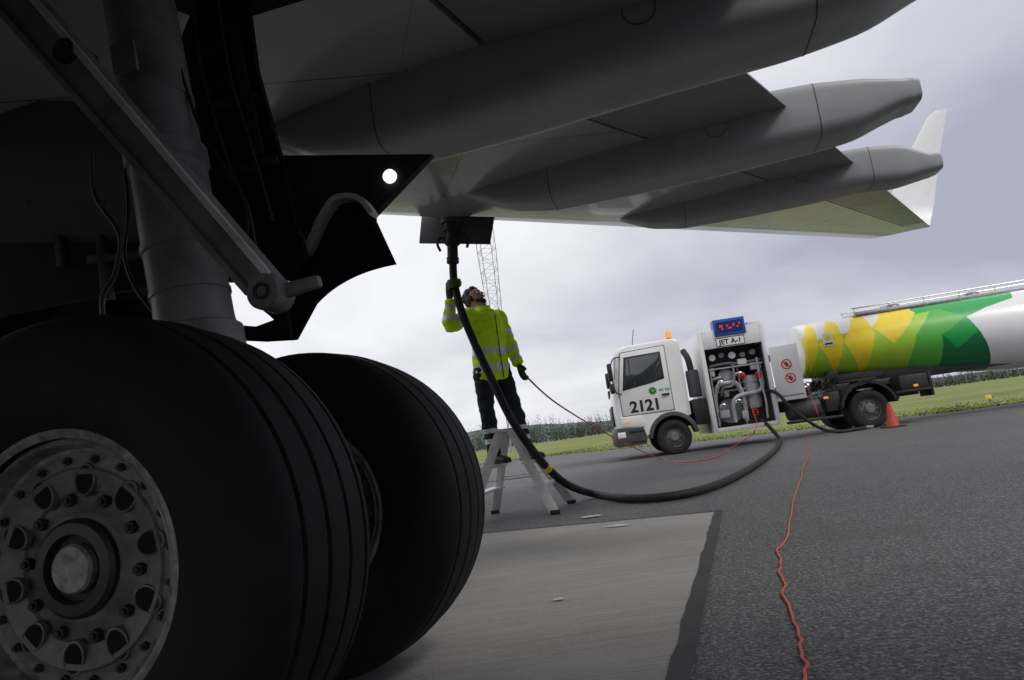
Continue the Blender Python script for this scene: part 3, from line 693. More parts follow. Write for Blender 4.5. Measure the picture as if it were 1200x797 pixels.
ci('filter_vessel', lambda m: (m.lathe([(.02, -.02), (.14, .0), (.17, .06), (.17, .62), (.14, .7), (.02, .72)], (1.84, .4, .75), (0, 0, 1), 28), m.lathe([(.19, .0), (.19, .05)], (1.84, .4, 1.3), (0, 0, 1), 28)), M_PALE)
ci('flow_meter', lambda m: (m.lathe([(.12, 0), (.16, .02), (.16, .22), (.12, .24)], (1.32, .25, 1.5), (0, 1, 0), 24), m.cyl((1.32, .22, 1.5), (1.32, .25, 1.5), .09)), M_PALE)
for (u, z, r) in ((1.08, 1.92, .06), (1.28, 1.95, .05), (1.5, 1.92, .065), (1.72, 1.9, .05), (1.93, 1.93, .055)):
    ci('pressure_gauge', lambda m: m.lathe([(r*1.15, .05), (r*1.15, 0), (r, -.005), (r, .004), (.001, .004)], (u, .12, z), (0, 1, 0), 20), M_SIGNW if r > .058 else M_MIDG)
for pts, r in (([(1.0, .3, .5), (1.0, .25, 1.0), (1.1, .2, 1.3), (1.3, .2, 1.35), (1.5, .2, 1.3), (1.6, .25, 1.0), (1.6, .3, .5)], .05),
               ([(1.0, .2, 1.75), (1.35, .2, 1.77), (1.6, .2, 1.74), (2.08, .2, 1.75)], .03),
               ([(1.35, .25, .5), (1.35, .2, .85), (1.42, .18, 1.0), (1.6, .2, 1.06), (1.9, .2, 1.08), (2.03, .2, 1.2), (2.06, .3, 1.6)], .045),
               ([(1.15, .2, 1.1), (1.2, .14, 1.25), (1.42, .1, 1.3), (1.48, .12, 1.72)], .025),
               ([(.98, .2, 1.45), (1.1, .18, 1.47), (1.2, .2, 1.48)], .04), ([(1.45, .2, 1.5), (1.62, .2, 1.52), (1.7, .3, 1.5)], .045),
               ([(2.0, .15, .5), (2.02, .12, .9), (1.98, .1, 1.3), (2.0, .15, 1.8)], .025), ([(.98, .12, .45), (.97, .12, 1.1), (.98, .12, 1.7)], .02)):
    ci('pipe', lambda m: m.tube(cat_rom(pts, 6), r, 12), random.choice((M_STEEL, M_PALE, M_PALE, M_MIDG)))
for (u, z) in ((1.15, 1.35), (1.62, 1.45), (1.95, 1.42), (1.45, .9), (1.12, .85), (1.75, .65)):
    ci('valve_wheel', lambda m: (m.lathe([(.055, 0), (.07, .01), (.055, .02), (.05, .01), (.055, 0)], (u, .06, z), (0, 1, 0), 20, cap=False), m.box(u-.055, u+.055, .065, .075, z-.008, z+.008), m.cyl((u, .06, z), (u, .2, z), .015)), random.choice((M_RED, M_STEEL, M_STEEL)))
for (x0, x1, z0, z1, m_) in ((1.6, 1.78, 1.7, 1.82, M_SIGNW), (.96, 1.08, 1.52, 1.7, M_PALE), (1.84, 2.06, 1.55, 1.7, M_PALE), (1.04, 1.24, .62, .78, M_PALE), (1.2, 1.3, 1.05, 1.2, M_MIDG), (1.5, 1.62, .55, .72, M_PALE)):
    ci('control_box', lambda m: m.box(x0, x1, .14, .26, z0, z1, .012), m_)
ci('hose_reel', lambda m: m.lathe([(.06, 0), (.26, 0), (.26, .02), (.12, .03), (.12, .2), (.26, .21), (.26, .23), (.06, .23)], (1.3, .35, .75), (0, 1, 0), 32), M_MIDG)
ci('shelf', lambda m: (m.box(CU0+.1, CU1-.1, .12, .58, 1.66, 1.685), m.box(CU0+.1, CU1-.1, .3, .34, 1.17, 1.2), m.box(1.58, 1.61, .3, .33, .43, 1.7)), M_PALE)
mb = MB(); mb.box(1.18, 1.84, -.09, .25, 2.34, 2.7, .012); dsp = P('display_panel', mb, M_BLUE)
mb = MB(); mb.box(1.23, 1.79, -.096, -.088, 2.41, 2.64); P('display_screen', mb, M_DBLUE, dsp)
for (u, z, w_, h_) in ((1.3, 2.52, .07, .05), (1.34, 2.46, .03, .055), (1.44, 2.53, .05, .03), (1.47, 2.47, .09, .035), (1.58, 2.52, .04, .06), (1.66, 2.49, .04, .03), (1.71, 2.54, .03, .04)):
    mb = MB(); mb.box(u, u+w_, -.1, -.094, z, z+h_); P('display_mark', mb, M_REDLED, dsp, smooth=False)
mb = MB(); mb.box(1.9, 2.18, .0, .5, 2.5, 2.58, .015); P('roof_box', mb, M_WHITE)
cdr = MB(); cdr.box(2.22, 2.8, -.075, -.035, .8, 1.96, .012); cdo = P('cabinet_door', cdr, M_WHITE)
mb = MB(); mb.box(2.28, 2.75, -.079, -.074, .88, .91); P('door_catch', mb, M_MIDG, cdo)
for z in (.95, 1.65):
    mb = MB(); mb.box(2.19, 2.23, -.06, -.03, z, z+.15); P('hinge', mb, M_MIDG, cdo)
for (u, z) in ((2.52, 1.55), (2.55, 1.25)):
    mb = MB(); mb.lathe([(.085, 0), (.108, 0), (.108, .004), (.085, .004), (.085, 0)], (u, -.08, z), (0, 1, 0), 28, cap=False)
    q = Matrix.Translation((u, -.08, z)) @ Matrix.Rotation(math.radians(45), 4, 'Y'); mb.box(-.095, .095, -.0015, .003, -.011, .011, mat=q)
    sg = P('prohibition_sign', mb, M_RED, cdo)
    mb = MB(); mb.box(u-.055, u+.05, -.078, -.0755, z-.01, z+.012); mb.box(u-.018, u+.018, -.0775, -.0755, z-.055, z+.055); P('sign_symbol', mb, M_TXT, sg)
mb = MB(); mb.lathe([(.02, -.02), (.2, 0), (.22, .03), (.22, .62), (.2, .65), (.02, .67)], (2.45, .3, .58), (1, 0, 0), 28); P('air_tank', mb, M_DKG)
for (x0, x1, y0, y1, z0, z1) in ((2.3, 2.95, .05, .5, .85, 1.02), (3.2, 3.5, .1, .5, .45, .85), (2.35, 3.5, .08, .14, .3, .36)):
    mb = MB(); mb.box(x0, x1, y0, y1, z0, z1, .02); P('side_locker', mb, M_CHASSIS)
for k in range(7):
    mb = MB(); mb.tube(cat_rom([(2.5+.12*k, .25, .9), (2.6+.12*k, .12, 1.05), (2.75+.11*k, .2, 1.12), (2.95+.1*k, .3, .92)], 5), .014); P('air_line', mb, M_BLK)
mb = MB(); mb.prism([(3.35, .45, .9), (3.6, .45, 1.0), (4.7, .45, .98), (5.0, .45, .85), (3.35, .45, .82)], (0, 1.3, 0), .02); mb.box(3.7, 4.5, .6, 1.6, 1.0, 1.06, .02); P('fifth_wheel', mb, M_CHASSIS)
for v in (.0, 1.65):
    mb = MB(); mb.prism(*ext(arc(WB, .4, .58, 8, 172, 18)+list(reversed(arc(WB, .4, .53, 8, 172, 18))), v, v+.56), bev=.006)
    mb.prism(*ext([(WB-.12, .9), (WB+.2, .95), (WB+.2, 1.0), (WB-.15, 1.0)], v, v+.5)); mb.box(WB+.55, 5.32, v, v+.55, .62, .68, .01); mb.box(5.27, 5.32, v, v+.55, .5, 1.0, .01)
    P('mudguard', mb, M_BLK)
mb = MB(); mb.box(4.7, 5.33, .02, .5, .68, .98, .03); mb.box(4.75, 5.32, .3, 1.9, .62, .9, .02); P('rear_locker', mb, M_CHASSIS)
for v in (.1, 1.7):
    mb = MB(); mb.box(5.32, 5.37, v, v+.4, .72, .86, .01); P('tail_light', mb, M_RED)
for u in (4.95, 3.15):
    mb = MB(); mb.box(u, u+.09, .0, .03, .72, .77, .006); P('side_marker_light', mb, M_AMBER)

# ------------------------------------------------------------------ tank trailer
TU = 3.1
trl = empty('tank_trailer', F0+V((TU*.995, -.1*TU, 0)), RZ, 'white tank trailer with green and yellow leaf graphics coupled behind the truck', 'trailer')
def tank_zz(u):
    top = 2.44+.012*(u-TU); bot = 1.24-.1*(u-TU) if u < 7.4 else 1.24-.43
    return bot, top
TA, TB = V((.995, -.1, 0)).normalized(), V((.1, .995, 0)).normalized()
def graphic(px, py):
    """outline point of the painted leaf pattern, laid on the near flank of the tank"""
    d = ray(px, py); v = .5
    for _ in range(8):
        t = (v-(CAM-F0).dot(TB))/d.dot(TB); p = CAM+d*t-F0; u = p.dot(TA); z = p.z
        b_, t_ = tank_zz(u); cz, r = (b_+t_)/2, (t_-b_)/2
        h = min(.97, abs(z-cz)/r); v = .5*v+.5*(1.1-min(1.1, r*1.12)*math.sqrt(1-h*h))
    return u, (z-b_)/(t_-b_)
POLY = [(1, [(905, 412), (945, 402), (1000, 388), (1045, 378), (1100, 350), (1104, 395), (1094, 436), (1000, 460), (985, 500), (905, 500)]),
        (3, [(1066, 420), (1074, 392), (1088, 366), (1106, 356), (1132, 372), (1112, 440), (1060, 450)]),
        (2, [(940, 490), (956, 452), (974, 442), (990, 456), (1004, 446), (1022, 470)]),
        (2, [(1096, 446), (1104, 392), (1131, 370), (1150, 390), (1165, 446)]),
        (4, [(1104, 392), (1131, 370), (1147, 387), (1122, 408)]),
        (4, [(1066, 370), (1084, 325), (1135, 310), (1198, 318), (1186, 349), (1155, 360), (1131, 372), (1100, 362)]),
        (5, [(946, 372), (959, 402), (949, 438), (937, 406)]),
        (5, [(971, 362), (988, 398), (975, 442), (960, 404)]),
        (5, [(1003, 352), (1025, 392), (1007, 444), (989, 400)]),
        (5, [(1044, 346), (1072, 366), (1048, 402), (1022, 384)])]
POLY = [(m, [graphic(*p) for p in pl]) for m, pl in POLY]
def inside(x, y, pl):
    c = False; n = len(pl)
    for i in range(n):
        x0, y0 = pl[i]; x1, y1 = pl[(i+1) % n]
        if (y0 > y) != (y1 > y) and x < (x1-x0)*(y-y0)/(y1-y0)+x0: c = not c
    return c
bm = bmesh.new(); NR = 280
us = [0, .012, .025, .04, .06, .08, .1]+[.1+.013*i for i in range(1, 370)]+[5.5, 6, 7, 7.5, 7.6, 7.65]
rows = []
for du in us:
    b_, t_ = tank_zz(TU+du); cz = (b_+t_)/2; r = (t_-b_)/2; k = 1.0
    if du < .1: k = .9+.1*math.sqrt(max(0, 1-(1-du/.1)**2))
    if du > 7.5: k = .95-.25*((du-7.5)/.15)
    rows.append(([bm.verts.new((du, 1.1+min(1.1, r*1.12)*k*math.cos(2*PI*j/NR), cz+r*k*math.sin(2*PI*j/NR))) for j in range(NR)], cz, r))
for i in range(len(rows)-1):
    for j in range(NR):
        f = bm.faces.new([rows[i][0][j], rows[i][0][(j+1) % NR], rows[i+1][0][(j+1) % NR], rows[i+1][0][j]])
        c = f.calc_center_median(); q = (c.z-(rows[i][1]-rows[i][2]))/(2*rows[i][2]); mi = 0
        for m_, pl in POLY:
            if inside(c.x+TU, q, pl): mi = m_
        f.material_index = mi
bm.faces.new(list(reversed(rows[0][0]))).material_index = 0; bm.faces.new(rows[-1][0])
tm = MB(); tm.bm.free(); tm.bm = bm
tank = tm.build('tank', [M_WHITE, M_LIME, M_DGRN, M_MGRN, M_GRN, M_YEL], trl)
def T(name, mb, mat, parent=trl, **k): return mb.build(name, mat, parent, **k)
mb = MB(); mb.box(.4, .6, .38, .395, 1.84, 2.1); pl_ = T('placard', mb, M_SIGNW)
mb = MB(); mb.prism([(.5, .376, 2.075), (.575, .376, 2.0), (.5, .376, 1.925), (.425, .376, 2.0)], (0, .005, 0)); T('placard_diamond', mb, M_YEL, pl_, smooth=False)
mb = MB(); mb.box(.42, .58, .376, .381, 1.865, 1.9); T('placard_band', mb, M_TXT, pl_)
for v in (.75, 1.45):
    mb = MB(); mb.tube([(1.25, v, 2.6), (7.4, v, 2.7)], .012); hr = T('top_rail', mb, M_STEEL)
    for k in range(9):
        u = 1.3+.74*k
        mb = MB(); mb.cyl((u, v, 2.4), (u, v, 2.6+.0163*(u-1.25)), .009, n=8); T('rail_post', mb, M_STEEL, hr)
mb = MB(); mb.box(1.3, 7.3, .82, 1.38, 2.44, 2.52, .01); T('top_walkway', mb, M_STEEL)
for u in (2.2, 3.9, 5.8):
    mb = MB(); mb.lathe([(.25, 0), (.25, .08), (.2, .1), (.2, .14), (.02, .15)], (u, 1.1, 2.45), (0, 0, 1), 24); T('manhole_lid', mb, M_STEEL)
mb = MB()
for v in (.65, 1.5): mb.box(.3, 7.4, v, v+.09, .92, 1.16, .01)
mb.box(.5, 1.6, .6, 1.6, 1.04, 1.2, .02); mb.box(.4, .6, .5, 1.7, 1.12, 1.3, .02)
T('trailer_frame', mb, M_CHASSIS)
for u in (5.9, 6.75):
    for v, sg in ((.06, -1), (2.14, 1)): lorry_wheel(trl, u, v, .38, .5, sg)
mb = MB(); mb.cyl((5.9, .2, .38), (5.9, 2, .38), .06); mb.cyl((6.75, .2, .38), (6.75, 2, .38), .06); mb.box(5.6, 7.1, .6, 1.6, .45, .95, .02); T('axle_frame', mb, M_CHASSIS)
mb = MB(); mb.box(4.6, 5.1, .25, .6, .55, .95, .02); T('valve_box', mb, M_STEEL)

# ------------------------------------------------------------------ cone, mast, marker
c = gnd(1047, 501)
cone = empty('traffic_cone', c, 0, 'orange traffic cone standing beside the rear wheel of the truck', 'cone')
mb = MB(); mb.lathe([(.13, .03), (.115, .05), (.03, .46), (.024, .48), (.013, .48), (.01, .46)], (0, 0, 0), (0, 0, 1), 28); mb.build('cone_body', M_CONE, cone)
mb = MB(); mb.box(-.17, .17, -.17, .17, .006, .035, .01); mb.build('cone_base', M_CONEB, cone)
m0 = at(575, 330, 60)
mast = empty('lattice_mast', (m0.x, 60, 0), .3, 'tall thin steel lattice mast rising behind the worker', 'mast')
mb = MB(); HM = 25
def mw(z): return .26+.6*min(1, max(0, (z-3)/15))
cs = [(-1, -1), (1, -1), (1, 1), (-1, 1)]
for (x, y) in cs: mb.tube([(x*mw(z)*.8, y*mw(z)*.8, z) for z in (0, 3, 8, 13, 18, HM)], .035, 5)
mb.build('mast_leg', M_MAST, mast)
mb = MB(); k = 26
for i in range(k):
    z0, z1 = HM*i/k, HM*(i+1)/k
    for q in range(4):
        a, b = cs[q], cs[(q+1) % 4]; w0, w1 = mw(z0)*.8, mw(z1)*.8
        if i % 2: a, b = b, a
        mb.cyl((a[0]*w0, a[1]*w0, z0), (b[0]*w1, b[1]*w1, z1), .016, n=4); mb.cyl((a[0]*w1, a[1]*w1, z1), (b[0]*w1, b[1]*w1, z1), .014, n=4)
mb.build('mast_bracing', M_MAST, mast)
c = gnd(1160, 472)
mk = empty('taxiway_marker', (c.x, c.y, 0), 0, 'small yellow edge marker standing in the grass behind the trailer', 'marker')
mb = MB(); mb.cyl((0, 0, 0), (0, 0, .12), .025); mb.build('marker_post', M_MIDG, mk)
mb = MB(); mb.box(-.07, .07, -.03, .03, .1, .22, .01); mb.build('marker_head', M_YEL, mk)

# ------------------------------------------------------------------ step ladder
LC = V((-.16, 6.7, 0))
lad = empty('step_ladder', LC, 0, 'aluminium double-sided step ladder under the standing worker', 'ladder')
def lp(x, y, z): return V((x-LC.x, y-LC.y, z))
ft = {('r', 0): (.17, 6.27), ('r', 1): (.37, 7.09), ('l', 0): (-.62, 6.33), ('l', 1): (-.41, 7.12)}
tp = {('r', 0): (-.125, 6.5), ('r', 1): (-.075, 6.86), ('l', 0): (-.235, 6.53), ('l', 1): (-.185, 6.88)}
ZT = .8
for k in ft:
    a = lp(*ft[k], .012); b = lp(*tp[k], ZT); mb = MB()
    d = (b-a).normalized(); sx = V((1, 0, 0)); sx = (sx-d*sx.dot(d)).normalized(); sy = d.cross(sx)
    mb.prism([a+sx*.043+sy*.013, a+sx*.043-sy*.013, a-sx*.043-sy*.013, a-sx*.043+sy*.013], b-a, .003)
    rl = mb.build('rail', M_LADDER, lad)
    mb = MB(); mb.box(a.x-.046, a.x+.046, a.y-.022, a.y+.022, .006, .045, .006); mb.build('rubber_foot', M_BLK, rl)
for sd in ('l', 'r'):
    for z in (.25, .475):
        t = z/ZT
        p = lp(*ft[(sd, 0)], 0).lerp(lp(*tp[(sd, 0)], ZT), t); q = lp(*ft[(sd, 1)], 0).lerp(lp(*tp[(sd, 1)], ZT), t); mb = MB()
        mb.prism([p+V((-.065, 0, 0)), p+V((.065, 0, 0)), q+V((.065, 0, 0)), q+V((-.065, 0, 0))], (0, 0, .025), .004); mb.build('step', M_LADDER, lad)
mb = MB(); mb.box(-.085, .09, -.21, .21, ZT-.01, ZT+.025, .006); mb.build('top_plate', M_LADDER, lad)
for y in (0, 1):
    p = lp(*ft[('l', y)], 0).lerp(lp(*tp[('l', y)], ZT), .45); q = lp(*ft[('r', y)], 0).lerp(lp(*tp[('r', y)], ZT), .45); mb = MB(); mb.cyl(p, q, .006, n=8); mb.build('spreader', M_LADDER, lad)

# ------------------------------------------------------------------ person
PP = V((-.19, 6.72, .5))
per = empty('person', PP, 0, 'worker in yellow hi-vis jacket on a step ladder reaching up to the hose', 'person')
Rv = V((-.72, -.69, 0)).normalized(); Fv = V((.69, -.72, 0)).normalized()
ox = -.05
hp = {'r': V((ox-.08, -.065, .93)), 'l': V((ox+.08, .06, .93))}
kn = {'r': V((-.145, -.09, .5)), 'l': V((.125, -.04, .5))}
an = {'r': V((-.13, -.02, .09)), 'l': V((.185, .02, .09))}
sh = {'r': V((ox-.15, -.12, 1.47)), 'l': V((ox+.135, .12, 1.45))}
el = {'r': V((-.38, -.28, 1.36)), 'l': V((.165, .1, 1.16))}
wr = {'r': V((-.35, -.29, 1.62)), 'l': V((.225, .02, .93))}
hose_hand = at(533, 335, 6.40)-PP
NB = V((ox-.01, 0, 1.5))
Fh = V((.82, -.57, 0)).normalized(); TL = math.radians(38)
hf = Fh*math.cos(TL)+V((0, 0, 1))*math.sin(TL); hu = V((0, 0, 1))*math.cos(TL)-Fh*math.sin(TL); hs = hf.cross(hu)
HC = NB+V((0, 0, .065))+hu*.125-Fh*.005
HR = .045
def hp_(h, f=0, s=0): return HC+hu*h+hf*f+hs*s
def torso(mb, g):
    c = V((ox, 0, 0))
    mb.etube([(c+V((0, 0, .86)), .15+g, .115+g), (c+V((0, 0, .95)), .16+g, .12+g), (c+V((0, 0, 1.08)), .145+g, .11+g), (c+V((0, 0, 1.25)), .165+g, .12+g), (c+V((0, 0, 1.38)), .175+g, .12+g), (c+V((0, 0, 1.46)), .15+g, .1+g), (c+V((0, 0, 1.52)), .085+g, .075+g)], Rv, 28)
def arm(mb, k, g, end=1.0):
    s, e, w_ = sh[k], el[k], wr[k]
    pts = cat_rom([s+(s-e)*.05, s.lerp(e, .5), e, e.lerp(w_, .5), e.lerp(w_, end)], 5); n_ = len(pts)
    mb.tube(pts, [(.06-.026*i/(n_-1))+g for i in range(n_)], 16); mb.sphere(s, .066+g)
def leg(mb, k, g):
    pts = cat_rom([hp[k]+V((0, 0, .02)), hp[k].lerp(kn[k], .5), kn[k], kn[k].lerp(an[k], .45)+V((0, .015, 0)), an[k]], 6); n_ = len(pts)
    rr = []
    for i in range(n_):
        t = i/(n_-1); rr.append((.085-.03*t/.5 if t < .5 else .055-.014*(t-.5)/.5+.008*math.sin(PI*(t-.5)/.5))+g)
    mb.tube(pts, rr, 18)
def hands(mb, g, which):
    if which == 'r':
        h = hose_hand; pd = (wr['r']-h); pd.z = 0; pd.normalize(); td = V((-pd.y, pd.x, 0))
        if td.dot(V((0, -1, 0))) < 0: td = -td
        pc = h+pd*(HR+.019)
        mb.tube([wr['r'], wr['r'].lerp(pc, .45), pc+V((0, 0, -.035)), pc+V((0, 0, .045))], [.029+g, .033+g, .036+g, .026+g], 14)
        mb.sphere(pc, .028+g, .03+g, .048+g)
        for i, (zo, rf, sp) in enumerate(((.048, .0095, 205), (.025, .0102, 225), (.001, .0098, 215), (-.021, .0085, 190))):
            pts = []
            for j in range(9):
                a = math.radians(-15+sp*j/8); rad = HR+.004+rf+g
                pts.append(h+pd*rad*math.cos(a)+td*rad*math.sin(a)+V((0, 0, zo)))
            mb.tube(pts, [(rf+g)*(1-.025*j) for j in range(9)], 10)
        pts = [h+pd*(.068*math.cos(a))-td*(HR+.014+g)*math.sin(a)*1.05+V((0, 0, -.01+.06*t)) for t, a in [(j/6, math.radians(10+95*j/6)) for j in range(7)]]
        mb.tube(pts, [(.0135+g)*(1-.05*j) for j in range(7)], 10)
    else:
        w_ = wr['l']; d = (w_-el['l']).normalized(); d = (d+V((0, -.1, -.3))).normalized(); sd = V((.6, -.8, 0)); sd = (sd-d*sd.dot(d)).normalized(); nn = d.cross(sd)
        mb.etube([(w_-d*.01, .028+g, .022+g), (w_+d*.03, .036+g, .022+g), (w_+d*.075, .042+g, .02+g), (w_+d*.098, .036+g, .014+g)], sd, 18)
        for i, (o_, ln) in enumerate(((-.031, .062), (-.0105, .078), (.0105, .084), (.031, .074))):
            b_ = w_+d*.088+sd*o_; pts = [b_, b_+d*ln*.45+nn*-.006, b_+d*ln*.8-nn*.02, b_+d*ln*.92-nn*.036]
            mb.tube(cat_rom(pts, 3), [.0095+g]*10, 10)
        b_ = w_+d*.03+sd*.03; mb.tube(cat_rom([b_, b_+sd*.025+d*.025, b_+sd*.032+d*.06-nn*.01], 3), [.0125+g]*4+[.011+g]*3, 10)
mb = MB()
torso(mb, 0)
for k in 'rl': arm(mb, k, 0); leg(mb, k, 0); hands(mb, 0, k)
for k in 'rl':
    f = Fv; mb.etube([(an[k]-f*.05+V((0, 0, -.05)), .03, .03), (an[k]+f*.02+V((0, 0, -.045)), .04, .04), (an[k]+f*.14+V((0, 0, -.06)), .042, .024), (an[k]+f*.19+V((0, 0, -.065)), .03, .016)], Rv)
mb.tube([NB-V((0, 0, .04)), NB+V((0, 0, .05)), HC-hu*.03-hf*.02], [.062, .056, .055], 18)
HS = [(-.118, .022, .025, .055), (-.108, .036, .045, .04), (-.085, .053, .072, .018), (-.045, .066, .09, .002), (0, .073, .097, -.004), (.045, .075, .1, -.008), (.085, .066, .087, -.012), (.112, .044, .058, -.014), (.125, .015, .02, -.014)]
mb.etube([(hp_(h, f), w_, d_) for h, w_, d_, f in HS], hs, 28)
mb.tube([hp_(.012, .088), hp_(-.015, .1), hp_(-.034, .108), hp_(-.043, .095)], [.009, .012, .015, .011], 10)
mb.sphere(hp_(-.036, .1, .011), .009); mb.sphere(hp_(-.036, .1, -.011), .009)
mb.tube([hp_(.03, .075, -.05), hp_(.033, .09, -.022), hp_(.027, .094, 0), hp_(.033, .09, .022), hp_(.03, .075, .05)], .01, 8)
mb.tube([hp_(-.066, .086, -.022), hp_(-.064, .094, 0), hp_(-.066, .086, .022)], .008, 8)
for q in (-1, 1):
    mb.tube([hp_(.028, -.006, q*.074), hp_(.012, -.02, q*.083), hp_(-.015, -.018, q*.082), hp_(-.032, -.004, q*.074)], [.008, .011, .01, .007], 8)
body = link_mesh('body', remeshed(mb, .0075, 2), M_SKIN, per)
for q in (-1, 1):
    mb = MB(); mb.sphere(hp_(.006, .083, q*.031), .0115); ey = mb.build('eye', M_SIGNW, body)
    mb = MB(); mb.sphere(hp_(.008, .0925, q*.031), .0045); mb.build('pupil', M_TXT, body)
mb = MB(); mb.tube([hp_(-.065, .096, -.02), hp_(-.064, .1035, 0), hp_(-.065, .096, .02)], .0035, 6); mb.build('mouth', M_RED, body)
mb = MB()
for (h, f, s, r) in ((.09, -.01, 0, .062), (.07, -.05, 0, .07), (.06, .02, 0, .068), (.02, -.065, 0, .06), (-.03, -.07, 0, .045), (.06, 0, .03, .052), (.06, 0, -.03, .052), (.03, -.03, .04, .045), (.03, -.03, -.04, .045), (.088, .05, 0, .04), (.075, .062, .02, .03), (.075, .062, -.02, .03), (-.01, -.045, .045, .034), (-.01, -.045, -.045, .034)):
    mb.sphere(hp_(h, f, s), r)
hm = remeshed(mb, .007, 2)
for v in hm.vertices: v.co += V((noise.noise(v.co*60), noise.noise(v.co*60+V((9, 0, 0))), noise.noise(v.co*60+V((0, 9, 0)))))*.005
link_mesh('hair', hm, M_HAIR, per)
mb = MB()
for (h, f, s, r) in ((-.1, .055, 0, .03), (-.09, .05, .025, .024), (-.09, .05, -.025, .024), (-.07, .035, .048, .02), (-.07, .035, -.048, .02), (-.04, .01, .06, .016), (-.04, .01, -.06, .016)): mb.sphere(hp_(h, f, s), r)
link_mesh('beard', remeshed(mb, .006, 2), M_HAIR, per)
mb = MB(); mb.tube([hp_(.02, -.01, -.085)]+[hp_(.02+.118*math.sin(a), -.01, -.085*math.cos(a)) for a in [PI*i/12 for i in range(1, 12)]]+[hp_(.02, -.01, .085)], .007, 8); hb = mb.build('ear_defenders', M_BLK, per)
for q in (-1, 1):
    mb = MB(); mb.lathe([(.02, .0), (.034, .003), (.035, .016), (.03, .03), (.01, .034)], hp_(0, -.008, q*.072), hs*q, 24); mb.build('ear_cup', M_BLK, hb)
mb = MB(); torso(mb, .034); c = V((ox, 0, 0))
mb.etube([(c+V((0, 0, .8)), .185, .148), (c+V((0, 0, .83)), .196, .158), (c+V((0, 0, .93)), .2, .158), (c+V((0, 0, 1.05)), .185, .148)], Rv, 28)
mb.etube([(NB-V((0, 0, .04)), .1, .095), (NB+V((0, 0, .02)), .082, .082), (NB+V((0, 0, .07)), .078, .08)], Rv, 24)
for k in 'rl':
    arm(mb, k, .021, .97); mb.sphere(sh[k]+V((0, 0, -.02)), .09)
jm = remeshed(mb, .011, 4)
for v in jm.vertices:
    p = v.co; wv = noise.noise(V((p.x*9, p.y*9, p.z*16)))*.017+noise.noise(p*30)*.006
    nrm = v.normal; v.co = p+nrm*wv
def seg_t(p, a, b):
    d = b-a; t = (p-a).dot(d)/d.length_squared; return t, (p-(a+d*t)).length
for m_ in (M_HIVIS, M_REFL): jm.materials.append(m_)
for f in jm.polygons:
    p = f.center; mi = 0; near = False
    for k in 'rl':
        t, dd = seg_t(p, el[k], wr[k]); t2, d2 = seg_t(p, sh[k], el[k])
        if dd < .1 and -.1 < t <= 1.1 and (p-V((ox, 0, p.z))).length > .185:
            near = True
            if .18 < t < .39 or .58 < t < .79: mi = 1
        elif d2 < .1 and .3 < t2 < 1.1 and (p-V((ox, 0, p.z))).length > .2:
            near = True
            if .48 < t2 < .69: mi = 1
    if not near:
        if .9 < p.z < .962 or 1.065 < p.z < 1.127: mi = 1
    f.material_index = mi
jk = bpy.data.objects.new('jacket', jm); COL.objects.link(jk); jk.parent = per
jm.polygons.foreach_set('use_smooth', [True]*len(jm.polygons))
mb = MB(); mb.tube([V((ox, 0, z))+Fv*(.164 if z < 1.0 else .156) for z in (.82, .9, 1.05, 1.2, 1.35, 1.45)], .005, 6); mb.build('zip', M_DKG, jk)
mb = MB(); c = V((ox, 0, 0)); mb.etube([(c+V((0, 0, .84)), .16, .125), (c+V((0, 0, .93)), .17, .13), (c+V((0, 0, 1.0)), .165, .125)], Rv)
for k in 'rl': leg(mb, k, .02)
tr = remeshed(mb, .011, 3)
for v in tr.vertices:
    p = v.co; v.co = p+v.normal*(noise.noise(V((p.x*8, p.y*8, p.z*20)))*.014+noise.noise(p*26)*.004)
for m_ in (M_NAVY, M_REFL): tr.materials.append(m_)
for f in tr.polygons: f.material_index = 1 if (.2 < f.center.z < .245 or .3 < f.center.z < .345) else 0
tr.polygons.foreach_set('use_smooth', [True]*len(tr.polygons))
to = bpy.data.objects.new('trousers', tr); COL.objects.link(to); to.parent = per
for k in 'rl':
    mb = MB(); f = Fv if k == 'r' else V((.75, -.66, 0)); sd = V((f.y, -f.x, 0)); a = V((an[k].x, an[k].y, 0))
    mb.etube([(a-f*.085+V((0, 0, .05)), .026, .03), (a-f*.07+V((0, 0, .052)), .04, .05), (a+V((0, 0, .055)), .047, .052), (a+f*.09+V((0, 0, .045)), .05, .043), (a+f*.16+V((0, 0, .036)), .048, .033), (a+f*.2+V((0, 0, .032)), .03, .024)], sd, 20)
    mb.tube([an[k]+V((0, 0, -.05)), an[k]+V((0, 0, .07))], [.052, .056], 18)
    bt = link_mesh('boot', remeshed(mb, .009, 2), M_BOOT, per)
    mb = MB(); mb.etube([(a-f*.088+V((0, 0, .014)), .032, .011), (a-f*.06+V((0, 0, .014)), .044, .012), (a+f*.09+V((0, 0, .014)), .052, .012), (a+f*.17+V((0, 0, .014)), .046, .012), (a+f*.208+V((0, 0, .016)), .026, .01)], sd, 16); mb.build('sole', M_BLK, bt)
for k in 'rl':
    mb = MB(); hands(mb, .003, k); link_mesh('glove', remeshed(mb, .0045, 1), M_GLOVED, per)

